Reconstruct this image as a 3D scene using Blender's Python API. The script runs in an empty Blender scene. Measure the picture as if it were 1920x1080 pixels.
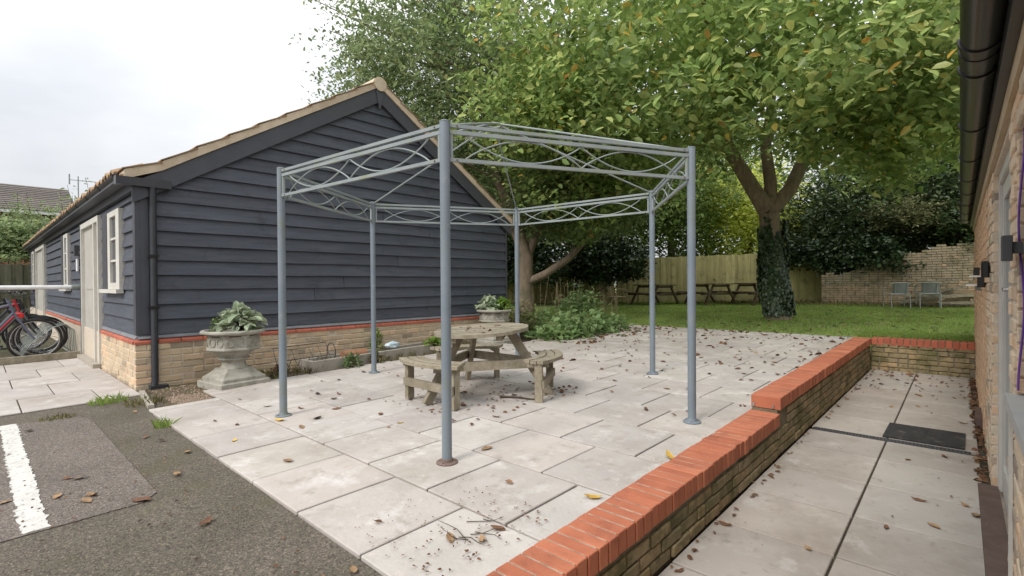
import bpy, bmesh, math, random
import numpy as np
from mathutils import Vector, Matrix
R = math.radians
random.seed(7)
rng = np.random.default_rng(11)
scene = bpy.context.scene
COL = scene.collection

# ------------------------------------------------------------------ camera
TH, PITCH, ROLL, CAMH = 0.7475, 0.0093162, -0.006624, 1.10
def to_new(v):
    return Vector((v[0]*math.cos(TH)-v[1]*math.sin(TH), v[0]*math.sin(TH)+v[1]*math.cos(TH), v[2]))
c_, s_ = math.cos(PITCH), math.sin(PITCH)
Xh, U0, F0 = Vector((1, 0, 0)), Vector((0, s_, c_)), Vector((0, c_, -s_))
Rt = Xh*math.cos(ROLL)+U0*math.sin(ROLL)
Up = -Xh*math.sin(ROLL)+U0*math.cos(ROLL)
Rt, Up, Fw = to_new(Rt), to_new(Up), to_new(F0)
cd = bpy.data.cameras.new('camera')
cam = bpy.data.objects.new('camera', cd); COL.objects.link(cam)
M = Matrix((Rt, Up, -Fw)).transposed().to_4x4(); M.translation = (0, 0, CAMH)
cam.matrix_world = M
cd.sensor_width = 36; cd.lens = 36*935.4/1920; cd.clip_start = 0.02; cd.clip_end = 2000
scene.camera = cam

# ------------------------------------------------------------------ world and sun
SUN_EL, SUN_DIR = R(42), Vector((0.03, -0.99, 0)).normalized()      # where the light comes from
w = bpy.data.worlds.new('World'); scene.world = w; w.use_nodes = True
nt = w.node_tree; nt.nodes.clear()
out = nt.nodes.new('ShaderNodeOutputWorld'); bg = nt.nodes.new('ShaderNodeBackground')
sky = nt.nodes.new('ShaderNodeTexSky'); sky.sky_type = 'NISHITA'; sky.sun_disc = False
sky.sun_elevation = SUN_EL; sky.sun_rotation = math.atan2(SUN_DIR.x, SUN_DIR.y)
sky.air_density = 1.0; sky.dust_density = 2.0
tc = nt.nodes.new('ShaderNodeTexCoord'); mp = nt.nodes.new('ShaderNodeMapping')
mp.inputs['Scale'].default_value = (1.0, 1.0, 2.6)
nz = nt.nodes.new('ShaderNodeTexNoise'); nz.inputs['Scale'].default_value = 2.3; nz.inputs['Detail'].default_value = 5; nz.inputs['Roughness'].default_value = .5
cr = nt.nodes.new('ShaderNodeValToRGB')
cr.color_ramp.elements[0].position = .36; cr.color_ramp.elements[0].color = (4.75, 4.9, 5.2, 1)
cr.color_ramp.elements[1].position = .60; cr.color_ramp.elements[1].color = (6.0, 6.05, 6.15, 1)
mx = nt.nodes.new('ShaderNodeMix'); mx.data_type = 'RGBA'; mx.inputs[0].default_value = .94
nt.links.new(tc.outputs['Generated'], mp.inputs['Vector']); nt.links.new(mp.outputs[0], nz.inputs['Vector'])
nt.links.new(nz.outputs['Fac'], cr.inputs[0])
# an overcast sky is brighter overhead than at the horizon
sx_ = nt.nodes.new('ShaderNodeSeparateXYZ'); nt.links.new(tc.outputs['Generated'], sx_.inputs[0])
mr_ = nt.nodes.new('ShaderNodeMapRange'); mr_.inputs[1].default_value = 0; mr_.inputs[2].default_value = 1; mr_.inputs[3].default_value = .68; mr_.inputs[4].default_value = 2.05
nt.links.new(sx_.outputs[2], mr_.inputs[0])
vm_ = nt.nodes.new('ShaderNodeVectorMath'); vm_.operation = 'SCALE'; nt.links.new(cr.outputs[0], vm_.inputs[0]); nt.links.new(mr_.outputs[0], vm_.inputs['Scale'])
nt.links.new(sky.outputs[0], mx.inputs[6]); nt.links.new(vm_.outputs[0], mx.inputs[7])
nt.links.new(mx.outputs[2], bg.inputs[0]); bg.inputs[1].default_value = .10
nt.links.new(bg.outputs[0], out.inputs[0])
sd = bpy.data.lights.new('sun', 'SUN'); sd.energy = 1.5; sd.angle = R(18); sd.color = (1, .96, .9)
so = bpy.data.objects.new('sun', sd); COL.objects.link(so)
sv = Vector((SUN_DIR.x*math.cos(SUN_EL), SUN_DIR.y*math.cos(SUN_EL), math.sin(SUN_EL)))
so.rotation_euler = sv.to_track_quat('Z', 'Y').to_euler(); so.location = sv*40
scene.view_settings.view_transform = 'Standard'; scene.view_settings.look = 'None'
scene.view_settings.exposure = 0.80; scene.view_settings.gamma = 1
scene.render.engine = 'CYCLES'
scene.cycles.max_bounces = 8; scene.cycles.transparent_max_bounces = 8

# ------------------------------------------------------------------ materials
def mat(name, c1, c2=None, scale=6.0, rough=.8, bump=0.0, bscale=None, var=0.0, huevar=None, spots=None, detail=6,
        stretch=None, metal=0.0, spec=.35, lo=.35, hi=.65, coat=0.0, aggr=None):
    """two-tone noise colour, per-object brightness, optional stain colour, fine relief"""
    m = bpy.data.materials.new(name); m.use_nodes = True
    t = m.node_tree; N = t.nodes; Lk = t.links
    b = N['Principled BSDF']; b.inputs['Roughness'].default_value = rough; b.inputs['Metallic'].default_value = metal
    b.inputs['Specular IOR Level'].default_value = spec
    if coat: b.inputs['Coat Weight'].default_value = coat; b.inputs['Coat Roughness'].default_value = .15
    if c2 is None: c2 = tuple(x*.8 for x in c1)
    g = N.new('ShaderNodeNewGeometry'); mpn = N.new('ShaderNodeMapping')
    Lk.new(g.outputs['Position'], mpn.inputs['Vector'])
    if stretch: mpn.inputs['Scale'].default_value = stretch
    n = N.new('ShaderNodeTexNoise'); n.inputs['Scale'].default_value = scale; n.inputs['Detail'].default_value = detail; n.inputs['Roughness'].default_value = .62
    Lk.new(mpn.outputs[0], n.inputs['Vector'])
    r = N.new('ShaderNodeValToRGB'); r.color_ramp.elements[0].position = lo; r.color_ramp.elements[1].position = hi
    r.color_ramp.elements[0].color = (*c1, 1); r.color_ramp.elements[1].color = (*c2, 1)
    Lk.new(n.outputs['Fac'], r.inputs[0]); colr = r.outputs[0]
    if aggr:
        vs, fac, cols = aggr
        vo = N.new('ShaderNodeTexVoronoi'); vo.inputs['Scale'].default_value = vs; Lk.new(g.outputs['Position'], vo.inputs['Vector'])
        sp_ = N.new('ShaderNodeSeparateColor'); Lk.new(vo.outputs['Color'], sp_.inputs[0])
        ra = N.new('ShaderNodeValToRGB'); e = ra.color_ramp.elements; ra.color_ramp.interpolation = 'CONSTANT'
        while len(e) < len(cols): e.new(.5)
        for i, (p, cc) in enumerate(cols): e[i].position = p; e[i].color = (*cc, 1)
        Lk.new(sp_.outputs[0], ra.inputs[0])
        mm = N.new('ShaderNodeMix'); mm.data_type = 'RGBA'; mm.blend_type = 'MULTIPLY'; mm.inputs[0].default_value = fac
        Lk.new(colr, mm.inputs[6]); Lk.new(ra.outputs[0], mm.inputs[7]); colr = mm.outputs[2]
    if huevar:
        oi = N.new('ShaderNodeObjectInfo'); rr = N.new('ShaderNodeValToRGB'); rr.color_ramp.interpolation = 'LINEAR'
        e = rr.color_ramp.elements
        while len(e) < len(huevar): e.new(.5)
        for i, (p, cc) in enumerate(huevar): e[i].position = p; e[i].color = (*cc, 1)
        Lk.new(oi.outputs['Random'], rr.inputs[0])
        mm = N.new('ShaderNodeMix'); mm.data_type = 'RGBA'; mm.blend_type = 'MULTIPLY'; mm.inputs[0].default_value = 1
        Lk.new(colr, mm.inputs[6]); Lk.new(rr.outputs[0], mm.inputs[7]); colr = mm.outputs[2]
    if spots:
        for (sc, sca, p0, p1) in spots:
            n2 = N.new('ShaderNodeTexNoise'); n2.inputs['Scale'].default_value = sca; n2.inputs['Detail'].default_value = 8; n2.inputs['Roughness'].default_value = .7
            Lk.new(g.outputs['Position'], n2.inputs['Vector'])
            mr = N.new('ShaderNodeMapRange'); mr.inputs[1].default_value = p0; mr.inputs[2].default_value = p1
            Lk.new(n2.outputs['Fac'], mr.inputs[0])
            mm = N.new('ShaderNodeMix'); mm.data_type = 'RGBA'; mm.inputs[7].default_value = (*sc, 1)
            Lk.new(mr.outputs[0], mm.inputs[0]); Lk.new(colr, mm.inputs[6]); colr = mm.outputs[2]
    if var:
        oi = N.new('ShaderNodeObjectInfo'); mr = N.new('ShaderNodeMapRange'); mr.inputs[3].default_value = 1-var; mr.inputs[4].default_value = 1+var
        Lk.new(oi.outputs['Random'], mr.inputs[0])
        hs = N.new('ShaderNodeHueSaturation'); Lk.new(colr, hs.inputs['Color']); Lk.new(mr.outputs[0], hs.inputs['Value']); colr = hs.outputs[0]
    Lk.new(colr, b.inputs['Base Color'])
    if bump:
        n3 = N.new('ShaderNodeTexNoise'); n3.inputs['Scale'].default_value = bscale or scale*6; n3.inputs['Detail'].default_value = 5
        Lk.new(mpn.outputs[0], n3.inputs['Vector'])
        bp = N.new('ShaderNodeBump'); bp.inputs['Strength'].default_value = bump; bp.inputs['Distance'].default_value = .01
        Lk.new(n3.outputs['Fac'], bp.inputs['Height']); Lk.new(bp.outputs[0], b.inputs['Normal'])
    return m

def leaf_mat(name, cols, trans=.35, rough=.5, spec=.3):
    """colour differs leaf by leaf (each leaf is an island)"""
    m = bpy.data.materials.new(name); m.use_nodes = True
    t = m.node_tree; N = t.nodes; Lk = t.links
    b = N['Principled BSDF']; b.inputs['Roughness'].default_value = rough; b.inputs['Specular IOR Level'].default_value = spec
    g = N.new('ShaderNodeNewGeometry'); r = N.new('ShaderNodeValToRGB'); e = r.color_ramp.elements
    while len(e) < len(cols): e.new(.5)
    for i, (p, cc) in enumerate(cols): e[i].position = p; e[i].color = (*cc, 1)
    Lk.new(g.outputs['Random Per Island'], r.inputs[0])
    n = N.new('ShaderNodeTexNoise'); n.inputs['Scale'].default_value = .9; n.inputs['Detail'].default_value = 2
    Lk.new(g.outputs['Position'], n.inputs['Vector'])
    mr = N.new('ShaderNodeMapRange'); mr.inputs[1].default_value = .3; mr.inputs[2].default_value = .7; mr.inputs[3].default_value = .8; mr.inputs[4].default_value = 1.22
    Lk.new(n.outputs['Fac'], mr.inputs[0])
    hs = N.new('ShaderNodeHueSaturation'); Lk.new(r.outputs[0], hs.inputs['Color']); Lk.new(mr.outputs[0], hs.inputs['Value'])
    Lk.new(hs.outputs[0], b.inputs['Base Color'])
    tr = N.new('ShaderNodeBsdfTranslucent'); hs2 = N.new('ShaderNodeHueSaturation'); hs2.inputs['Value'].default_value = 1.5; hs2.inputs['Hue'].default_value = .485
    Lk.new(hs.outputs[0], hs2.inputs['Color']); Lk.new(hs2.outputs[0], tr.inputs[0])
    ms = N.new('ShaderNodeMixShader'); ms.inputs[0].default_value = trans
    Lk.new(b.outputs[0], ms.inputs[1]); Lk.new(tr.outputs[0], ms.inputs[2])
    Lk.new(ms.outputs[0], N['Material Output'].inputs[0])
    return m

def glass_mat(name, tint=(.05, .06, .07)):
    m = bpy.data.materials.new(name); m.use_nodes = True
    b = m.node_tree.nodes['Principled BSDF']; b.inputs['Base Color'].default_value = (*tint, 1); b.inputs['Roughness'].default_value = .05
    b.inputs['Specular IOR Level'].default_value = .8
    return m

SLABV = [(0, (1.0, .97, .95)), (.25, (.93, .91, .90)), (.45, (1.04, .99, .96)), (.65, (.97, .96, .95)), (.85, (1.03, 1.02, 1.0)), (1, (.95, .92, .88))]
BRV = [(0, (.95, .92, .88)), (.28, (1.06, 1.0, .9)), (.5, (1.0, .9, .78)), (.7, (.86, .83, .78)), (.86, (1.08, .9, .78)), (.95, (.7, .67, .64)), (1, (.5, .48, .47))]
mt = dict(
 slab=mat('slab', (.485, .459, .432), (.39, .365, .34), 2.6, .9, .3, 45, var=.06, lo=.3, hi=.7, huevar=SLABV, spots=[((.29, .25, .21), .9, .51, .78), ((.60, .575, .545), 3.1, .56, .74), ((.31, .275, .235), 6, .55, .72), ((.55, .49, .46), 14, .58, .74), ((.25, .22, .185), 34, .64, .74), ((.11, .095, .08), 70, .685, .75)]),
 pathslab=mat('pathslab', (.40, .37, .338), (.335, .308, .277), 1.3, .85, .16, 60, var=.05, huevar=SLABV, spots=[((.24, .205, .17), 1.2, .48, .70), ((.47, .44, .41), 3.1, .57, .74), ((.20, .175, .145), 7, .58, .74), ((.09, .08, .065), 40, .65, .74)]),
 joint=mat('joint', (.05, .043, .032), (.09, .08, .055), 9, .95, .5, 80),
 asphalt=mat('asphalt', (.135, .115, .092), (.105, .09, .068), 1.8, .92, .8, 120, spots=[((.10, .095, .045), 1.1, .54, .76), ((.085, .078, .05), 5, .6, .8)], aggr=(125, .9, [(0, (.5, .5, .5)), (.15, (.78, .78, .78)), (.45, (1.0, 1.0, 1.0)), (.75, (1.22, 1.2, 1.16)), (.93, (1.75, 1.7, 1.6))])),
 asphalt2=mat('asphalt2', (.18, .153, .133), (.145, .125, .108), 1.5, .92, .8, 130, spots=[((.14, .125, .10), 2.0, .54, .76)], aggr=(135, .9, [(0, (.5, .48, .46)), (.15, (.8, .8, .8)), (.45, (1.0, 1.0, 1.0)), (.75, (1.2, 1.18, 1.16)), (.92, (1.8, 1.75, 1.7))])),
 line=mat('line', (.60, .59, .555), (.50, .49, .455), 14, .8, .1, 200, spots=[((.2, .18, .16), 34, .58, .64), ((.3, .27, .24), 9, .56, .70)]),
 redbrick=mat('redbrick', (.455, .158, .085), (.365, .12, .066), 5, .85, .3, 120, var=.13, huevar=[(0, (1.0, .95, .95)), (.4, (1.03, 1.05, 1.05)), (.7, (.9, .86, .86)), (1, (1.04, 1.1, 1.1))], spots=[((.27, .095, .055), 5, .56, .78), ((.48, .30, .20), 22, .66, .80), ((.10, .06, .04), 38, .67, .78)]),
 redbrick2=mat('redbrick2', (.40, .11, .06), (.30, .085, .05), 5, .85, .3, 120, var=.1, spots=[((.22, .07, .05), 9, .56, .74)]),
 plinthred=mat('plinthred', (.50, .15, .095), (.40, .115, .075), 6, .8, .25, 120, var=.10, spots=[((.5, .36, .28), 20, .66, .8)]),
 stock=mat('stock', (.62, .525, .40), (.53, .44, .325), 9, .9, .5, 70, var=.1, huevar=BRV, spots=[((.16, .13, .09), 12, .58, .75)]),
 wallbrick=mat('wallbrick', (.64, .565, .455), (.56, .485, .38), 8, .9, .5, 70, var=.1, huevar=[(0, (.95, .9, .85)), (.3, (1.1, 1.0, .92)), (.5, (1.0, .85, .75)), (.65, (.85, .83, .8)), (.84, (1.0, .76, .62)), (.95, (.6, .56, .54)), (1, (.42, .39, .38))], spots=[((.16, .13, .1), 12, .6, .76)]),
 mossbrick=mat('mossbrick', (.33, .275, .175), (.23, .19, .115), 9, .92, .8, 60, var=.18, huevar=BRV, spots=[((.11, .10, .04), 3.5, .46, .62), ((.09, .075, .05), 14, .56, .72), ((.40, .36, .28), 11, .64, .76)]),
 oldbrick=mat('oldbrick', (.38, .33, .25), (.28, .245, .185), 7, .92, .6, 60, var=.16, huevar=BRV, spots=[((.17, .15, .09), 2.2, .48, .66), ((.12, .10, .07), 9, .58, .74)]),
 mortar=mat('mortar', (.62, .54, .44), (.52, .45, .36), 20, .95, .5, 120),
 mortar3=mat('mortar3', (.44, .36, .28), (.20, .15, .105), 16, .95, .5, 120, spots=[((.48, .40, .31), 9, .58, .7)]),
 mortar2=mat('mortar2', (.20, .17, .12), (.13, .115, .07), 12, .95, .5, 120),
 board=mat('board', (.054, .062, .081), (.080, .088, .110), 3, .58, .45, 22, var=.13, stretch=(1, .7, 9), spots=[((.030, .033, .041), 4, .56, .78), ((.12, .12, .125), 13, .70, .82)], spec=.45),
 trim=mat('trim', (.056, .06, .073), (.068, .072, .084), 4, .5, .15, 40, spec=.4),
 blackplastic=mat('blackplastic', (.012, .012, .013), (.018, .018, .018), 6, .28, .05, 40, spec=.5),
 greyplastic=mat('greyplastic', (.028, .030, .036), (.04, .042, .048), 6, .35, .05, 40, spec=.45),
 lead=mat('lead', (.15, .155, .17), (.21, .215, .23), 7, .6, .3, 50),
 whitepaint=mat('whitepaint', (.62, .60, .55), (.54, .52, .47), 4, .55, .1, 50),
 door=mat('doorpaint', (.46, .44, .40), (.40, .38, .34), 3, .55, .1, 50),
 tile=mat('tile', (.36, .23, .135), (.25, .16, .10), 12, .9, .5, 70, var=.18, spots=[((.17, .16, .08), 10, .5, .7), ((.5, .42, .3), 14, .62, .78)]),
 verge=mat('verge', (.60, .50, .375), (.50, .405, .29), 7, .9, .4, 70, var=.08, spots=[((.62, .54, .42), 11, .56, .74), ((.22, .17, .11), 16, .66, .8)]),
 steel=mat('steel', (.155, .19, .225), (.195, .23, .262), 3, .42, .08, 60, spec=.5, spots=[((.19, .21, .17), 4, .54, .76), ((.28, .30, .32), 9, .6, .75), ((.13, .10, .08), 34, .70, .78)]),
 steelrail=mat('steelrail', (.22, .255, .265), (.28, .315, .315), 4, .45, .1, 60, spec=.5, spots=[((.24, .27, .17), 6, .52, .72)]),
 rust=mat('rust', (.20, .13, .10), (.13, .10, .09), 12, .7, .4, 80, spots=[((.25, .27, .28), 14, .58, .7)]),
 teak=mat('teak', (.345, .30, .225), (.245, .21, .152), 10, .85, .6, 60, var=.13, stretch=(2, 2, 2), spots=[((.17, .158, .095), 4, .52, .72), ((.43, .40, .345), 7, .58, .76), ((.07, .06, .045), 24, .63, .74)]),
 darkwood=mat('darkwood', (.13, .095, .055), (.09, .065, .04), 8, .9, .4, 50, var=.12),
 stone=mat('stone', (.40, .38, .33), (.31, .295, .25), 7, .9, .5, 60, spots=[((.19, .18, .14), 5, .48, .70), ((.50, .48, .43), 12, .58, .76), ((.28, .29, .2), 9, .6, .75), ((.10, .09, .07), 24, .66, .78)]),
 concrete=mat('concrete', (.40, .36, .31), (.32, .29, .24), 6, .9, .4, 60, spots=[((.2, .18, .14), 6, .55, .75)]),
 soil=mat('soil', (.085, .062, .04), (.13, .10, .06), 16, .95, 1.0, 40, spots=[((.09, .11, .03), 3, .52, .7)]),
 soil2=mat('soil2', (.07, .06, .035), (.10, .085, .05), 14, .95, 1.0, 40, spots=[((.05, .075, .02), 3, .45, .65)]),
 pebble=mat('pebble', (.34, .25, .19), (.22, .16, .12), 30, .85, .3, 90),
 lawn=mat('lawn', (.165, .225, .06), (.20, .25, .075), 3.5, .95, .8, 60, spots=[((.12, .125, .04), 1.1, .55, .75)]),
 fence=mat('fence', (.48, .43, .20), (.37, .335, .16), 4, .9, .4, 40, var=.16, stretch=(3, 3, .6), spots=[((.13, .135, .06), 3, .55, .78)]),
 fence2=mat('fence2', (.155, .15, .095), (.11, .108, .07), 4, .9, .4, 40, var=.14, stretch=(3, 3, .6), spots=[((.065, .075, .035), 3, .55, .75)]),
 bark=mat('bark', (.26, .205, .15), (.16, .125, .09), 7, .95, 1.0, 22, stretch=(2, 2, .6), spots=[((.10, .12, .06), 3, .55, .72), ((.3, .26, .2), 9, .66, .78)]),
 twig=mat('twigs', (.09, .065, .045), (.06, .045, .03), 8, .9, .4, 40),
 straw=mat('straw', (.36, .29, .18), (.24, .19, .11), 10, .9, .2, 40),
 greyframe=mat('greyframe', (.55, .535, .495), (.49, .475, .44), 4, .5, .08, 50, spec=.45),
 sill=mat('sillpaint', (.42, .425, .415), (.37, .375, .37), 4, .5, .1, 50),
 brown=mat('brown', (.095, .063, .055), (.135, .09, .075), 9, .8, .4, 60, spots=[((.3, .25, .22), 14, .64, .74)]),
 darkmetal=mat('darkmetal', (.075, .077, .082), (.06, .062, .066), 5, .45, .08, 50, spec=.5),
 galv=mat('galv', (.34, .37, .35), (.26, .29, .26), 8, .45, .15, 60, metal=.4),
 rubber=mat('rubber', (.02, .02, .021), (.032, .031, .03), 20, .8, .4, 90, spots=[((.07, .065, .055), 8, .55, .7)]),
 matblack=mat('matblack', (.028, .028, .030), (.045, .044, .043), 12, .9, .7, 140, spots=[((.14, .125, .10), 7, .56, .72)]),
 chrome=mat('chrome', (.55, .55, .56), (.45, .45, .46), 6, .25, .05, 60, metal=.9),
 redpaint=mat('redpaint', (.42, .025, .03), (.34, .02, .025), 6, .35, .03, 60, spec=.5),
 bluegrey=mat('bluegrey', (.13, .14, .20), (.10, .11, .16), 6, .35, .03, 60, spec=.5),
 redlight=mat('redlight', (.6, .02, .025), (.5, .02, .02), 6, .25, .02, 60, spec=.6),
 blackpaint=mat('blackpaint', (.018, .018, .02), (.03, .03, .03), 6, .35, .03, 60, spec=.5),
 white=mat('white', (.74, .74, .74), (.66, .66, .66), 6, .5, .03, 60),
 purple=mat('purple', (.15, .055, .30), (.11, .04, .24), 6, .45, .03, 60),
 terracotta=mat('terracotta', (.36, .18, .10), (.26, .13, .08), 8, .85, .3, 60),
 bluebag=mat('bluebag', (.45, .60, .68), (.60, .70, .75), 10, .35, .6, 30),
 oak=mat('oak', (.52, .42, .29), (.40, .31, .20), 6, .85, .5, 40, stretch=(3, .5, 3)),
 sling=mat('sling', (.20, .205, .215), (.25, .255, .265), 40, .7, .2, 150),
 roof2=mat('houseroof', (.17, .145, .13), (.12, .105, .095), 6, .9, .3, 40, var=.1, spots=[((.2, .19, .14), 5, .58, .76)]),
 housebrick=mat('housebrick', (.30, .15, .09), (.24, .12, .075), 10, .9, .3, 40),
 glass=glass_mat('glass'), glass2=glass_mat('glass2', (.10, .12, .14)),
 grit=mat('grit', (.05, .036, .025), (.09, .06, .04), 20, .95, .4, 60),
)
mt['leafA'] = leaf_mat('leafA', [(0, (.145, .225, .075)), (.3, (.19, .285, .095)), (.6, (.24, .335, .11)), (.85, (.32, .40, .15)), (.97, (.42, .46, .16)), (.994, (.48, .36, .06)), (1, (.34, .18, .06))], .62, .4, .6)
mt['leafB'] = leaf_mat('leafB', [(0, (.13, .185, .085)), (.4, (.17, .235, .105)), (.75, (.215, .28, .135)), (.96, (.27, .33, .16)), (1, (.32, .31, .13))], .48)
mt['leafD'] = leaf_mat('leafD', [(0, (.026, .048, .019)), (.5, (.045, .076, .027)), (.9, (.075, .11, .042)), (1, (.14, .17, .075))], .2, .4, .4)
mt['leafY'] = leaf_mat('leafY', [(0, (.34, .42, .08)), (.5, (.43, .50, .11)), (1, (.52, .55, .16))], .6)
mt['leafM'] = leaf_mat('leafM', [(0, (.08, .135, .035)), (.5, (.115, .185, .045)), (1, (.17, .235, .07))], .42)
mt['leafO'] = leaf_mat('leafO', [(0, (.12, .14, .06)), (.5, (.17, .18, .08)), (1, (.24, .23, .11))], .3)
mt['ivy'] = leaf_mat('ivyleaf', [(0, (.022, .044, .02)), (.5, (.042, .072, .03)), (.9, (.07, .11, .046)), (1, (.12, .16, .075))], .12, .35, .5)
mt['sage'] = leaf_mat('sage', [(0, (.33, .41, .27)), (.5, (.43, .50, .35)), (1, (.55, .60, .45))], .3, .7)
mt['fresh'] = leaf_mat('fresh', [(0, (.13, .24, .04)), (.5, (.18, .30, .055)), (1, (.26, .37, .08))], .35)
mt['comfrey'] = leaf_mat('comfrey', [(0, (.12, .20, .075)), (.5, (.17, .26, .10)), (.9, (.23, .32, .14)), (1, (.33, .38, .2))], .4)
mt['grass'] = leaf_mat('grassblade', [(0, (.16, .25, .055)), (.5, (.21, .31, .075)), (.88, (.265, .35, .095)), (1, (.38, .36, .16))], .5, .6)
mt['dead'] = leaf_mat('deadleaf', [(0, (.09, .045, .025)), (.5, (.17, .085, .045)), (1, (.26, .15, .08))], .1, .7)
mt['dryweed'] = leaf_mat('dryweed', [(0, (.12, .10, .045)), (.5, (.19, .155, .07)), (.8, (.15, .18, .055)), (1, (.3, .25, .12))], .2, .7)
def flat_leaf(name, a, b): return mat(name, a, b, 40, .7, .3, 90, var=.2)
mt['deadbrown'] = flat_leaf('deadbrown', (.20, .095, .05), (.11, .055, .03))
mt['deadtan'] = flat_leaf('deadtan', (.38, .25, .13), (.26, .15, .08))
mt['deadyellow'] = flat_leaf('deadyellow', (.62, .42, .07), (.5, .28, .06))
mt['deaddark'] = flat_leaf('deaddark', (.06, .042, .03), (.035, .026, .02))

# ------------------------------------------------------------------ helpers
WL = {}
def gz(x, y): return .00294*(x+3.57)+.01595*(y-3.6)
def pz(x, y): return gz(x, y)-.335
def link(o, parent=None, loc=None):
    COL.objects.link(o)
    if loc is None: loc = (0, 0, 0)
    loc = Vector(loc); WL[o.name] = loc.copy()
    if parent is not None:
        o.parent = parent; o.location = loc-WL[parent.name]
    else: o.location = loc
    return o
def tag(o, label=None, cat=None, group=None, kind=None):
    if label: o['label'] = label
    if cat: o['category'] = cat
    if group: o['group'] = group
    if kind: o['kind'] = kind
    return o
def empty(name, loc, label, cat, group=None, rz=0, local=False):
    o = bpy.data.objects.new(name, None); o.empty_display_size = .2
    link(o, None, loc); o.rotation_euler = (0, 0, rz); tag(o, label, cat, group)
    if local: WL[o.name] = Vector((0, 0, 0))
    return o
def copy_tree(o, parent=None):
    c = o.copy(); COL.objects.link(c); WL[c.name] = WL[o.name].copy()
    if parent is not None: c.parent = parent
    for ch in list(o.children): copy_tree(ch, c)
    return c
def mesh_from(v, f, name, smooth=False):
    me = bpy.data.meshes.new(name); me.from_pydata([tuple(a) for a in v], [], f); me.update()
    if smooth: me.polygons.foreach_set('use_smooth', [True]*len(me.polygons))
    return me
class MB:
    def __init__(s): s.v = []; s.f = []
    def add(s, v, f):
        n = len(s.v); s.v += [tuple(a) for a in v]; s.f += [tuple(i+n for i in q) for q in f]; return s
    def box(s, x0, x1, y0, y1, z0, z1):
        return s.add([(x0, y0, z0), (x1, y0, z0), (x1, y1, z0), (x0, y1, z0), (x0, y0, z1), (x1, y0, z1), (x1, y1, z1), (x0, y1, z1)],
                     [(3, 2, 1, 0), (4, 5, 6, 7), (0, 1, 5, 4), (1, 2, 6, 5), (2, 3, 7, 6), (3, 0, 4, 7)])
    def bbox(s, cx, cy, z0, w, d, h, b=.006):
        """box with chamfered top and side edges"""
        x, y = w/2, d/2
        def ring(ix, iy, z, c): return [(cx-ix+c, cy-iy, z), (cx+ix-c, cy-iy, z), (cx+ix, cy-iy+c, z), (cx+ix, cy+iy-c, z), (cx+ix-c, cy+iy, z), (cx-ix+c, cy+iy, z), (cx-ix, cy+iy-c, z), (cx-ix, cy-iy+c, z)]
        v = ring(x, y, z0, b)+ring(x, y, z0+h-b, b)+ring(x-b, y-b, z0+h, b)
        f = [tuple(range(7, -1, -1)), tuple(range(16, 24))]
        for k in (0, 8):
            for i in range(8): j = (i+1) % 8; f.append((k+i, k+j, k+8+j, k+8+i))
        return s.add(v, f)
    def prism(s, poly, axis, a, b):
        """extrude a 2-D polygon along axis ('x': poly=(y,z), 'y': (x,z), 'z': (x,y)) from a to b"""
        def P(p, t): return (t, p[0], p[1]) if axis == 'x' else ((p[0], t, p[1]) if axis == 'y' else (p[0], p[1], t))
        n = len(poly); v = [P(p, a) for p in poly]+[P(p, b) for p in poly]
        f = [tuple(range(n-1, -1, -1)), tuple(range(n, 2*n))]+[(i, (i+1) % n, n+(i+1) % n, n+i) for i in range(n)]
        return s.add(v, f)
    def beam(s, p, q, w, h, up=(0, 0, 1)):
        p, q = Vector(p), Vector(q); d = (q-p).normalized(); u = Vector(up)
        sd_ = d.cross(u)
        if sd_.length < 1e-4: sd_ = d.cross(Vector((1, 0, 0)))
        sd_.normalize(); u = sd_.cross(d).normalized()
        v = []
        for e in (p, q):
            for a, b in ((-1, -1), (1, -1), (1, 1), (-1, 1)): v.append(e+sd_*(a*w/2)+u*(b*h/2))
        return s.add(v, [(3, 2, 1, 0), (4, 5, 6, 7), (0, 1, 5, 4), (1, 2, 6, 5), (2, 3, 7, 6), (3, 0, 4, 7)])
    def tube(s, pts, r, n=8, cap=True):
        pts = [Vector(p) for p in pts]; m = len(pts)
        rs = r if hasattr(r, '__len__') else [r]*m
        u = None; v = []
        for i, p in enumerate(pts):
            d = (pts[min(i+1, m-1)]-pts[max(i-1, 0)])
            d = d.normalized() if d.length > 1e-9 else Vector((0, 0, 1))
            if u is None: u = d.cross(Vector((0, 0, 1)) if abs(d.z) < .9 else Vector((1, 0, 0))).normalized()
            else:
                u = (u-d*u.dot(d)); u = u.normalized() if u.length > 1e-6 else d.orthogonal().normalized()
            w_ = d.cross(u)
            for k in range(n):
                a = 2*math.pi*k/n; v.append(p+(u*math.cos(a)+w_*math.sin(a))*rs[i])
        f = []
        for i in range(m-1):
            for k in range(n):
                f.append((i*n+k, i*n+(k+1) % n, (i+1)*n+(k+1) % n, (i+1)*n+k))
        if cap: f.append(tuple(range(n-1, -1, -1))); f.append(tuple(range((m-1)*n, m*n)))
        return s.add(v, f)
    def lathe(s, prof, c=(0, 0, 0), n=24):
        v = []; f = []
        for (r, z) in prof:
            for k in range(n): a = 2*math.pi*k/n; v.append((c[0]+r*math.cos(a), c[1]+r*math.sin(a), c[2]+z))
        for i in range(len(prof)-1):
            for k in range(n): f.append((i*n+k, i*n+(k+1) % n, (i+1)*n+(k+1) % n, (i+1)*n+k))
        f.append(tuple(range(n-1, -1, -1))); f.append(tuple(range((len(prof)-1)*n, len(prof)*n)))
        return s.add(v, f)
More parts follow.
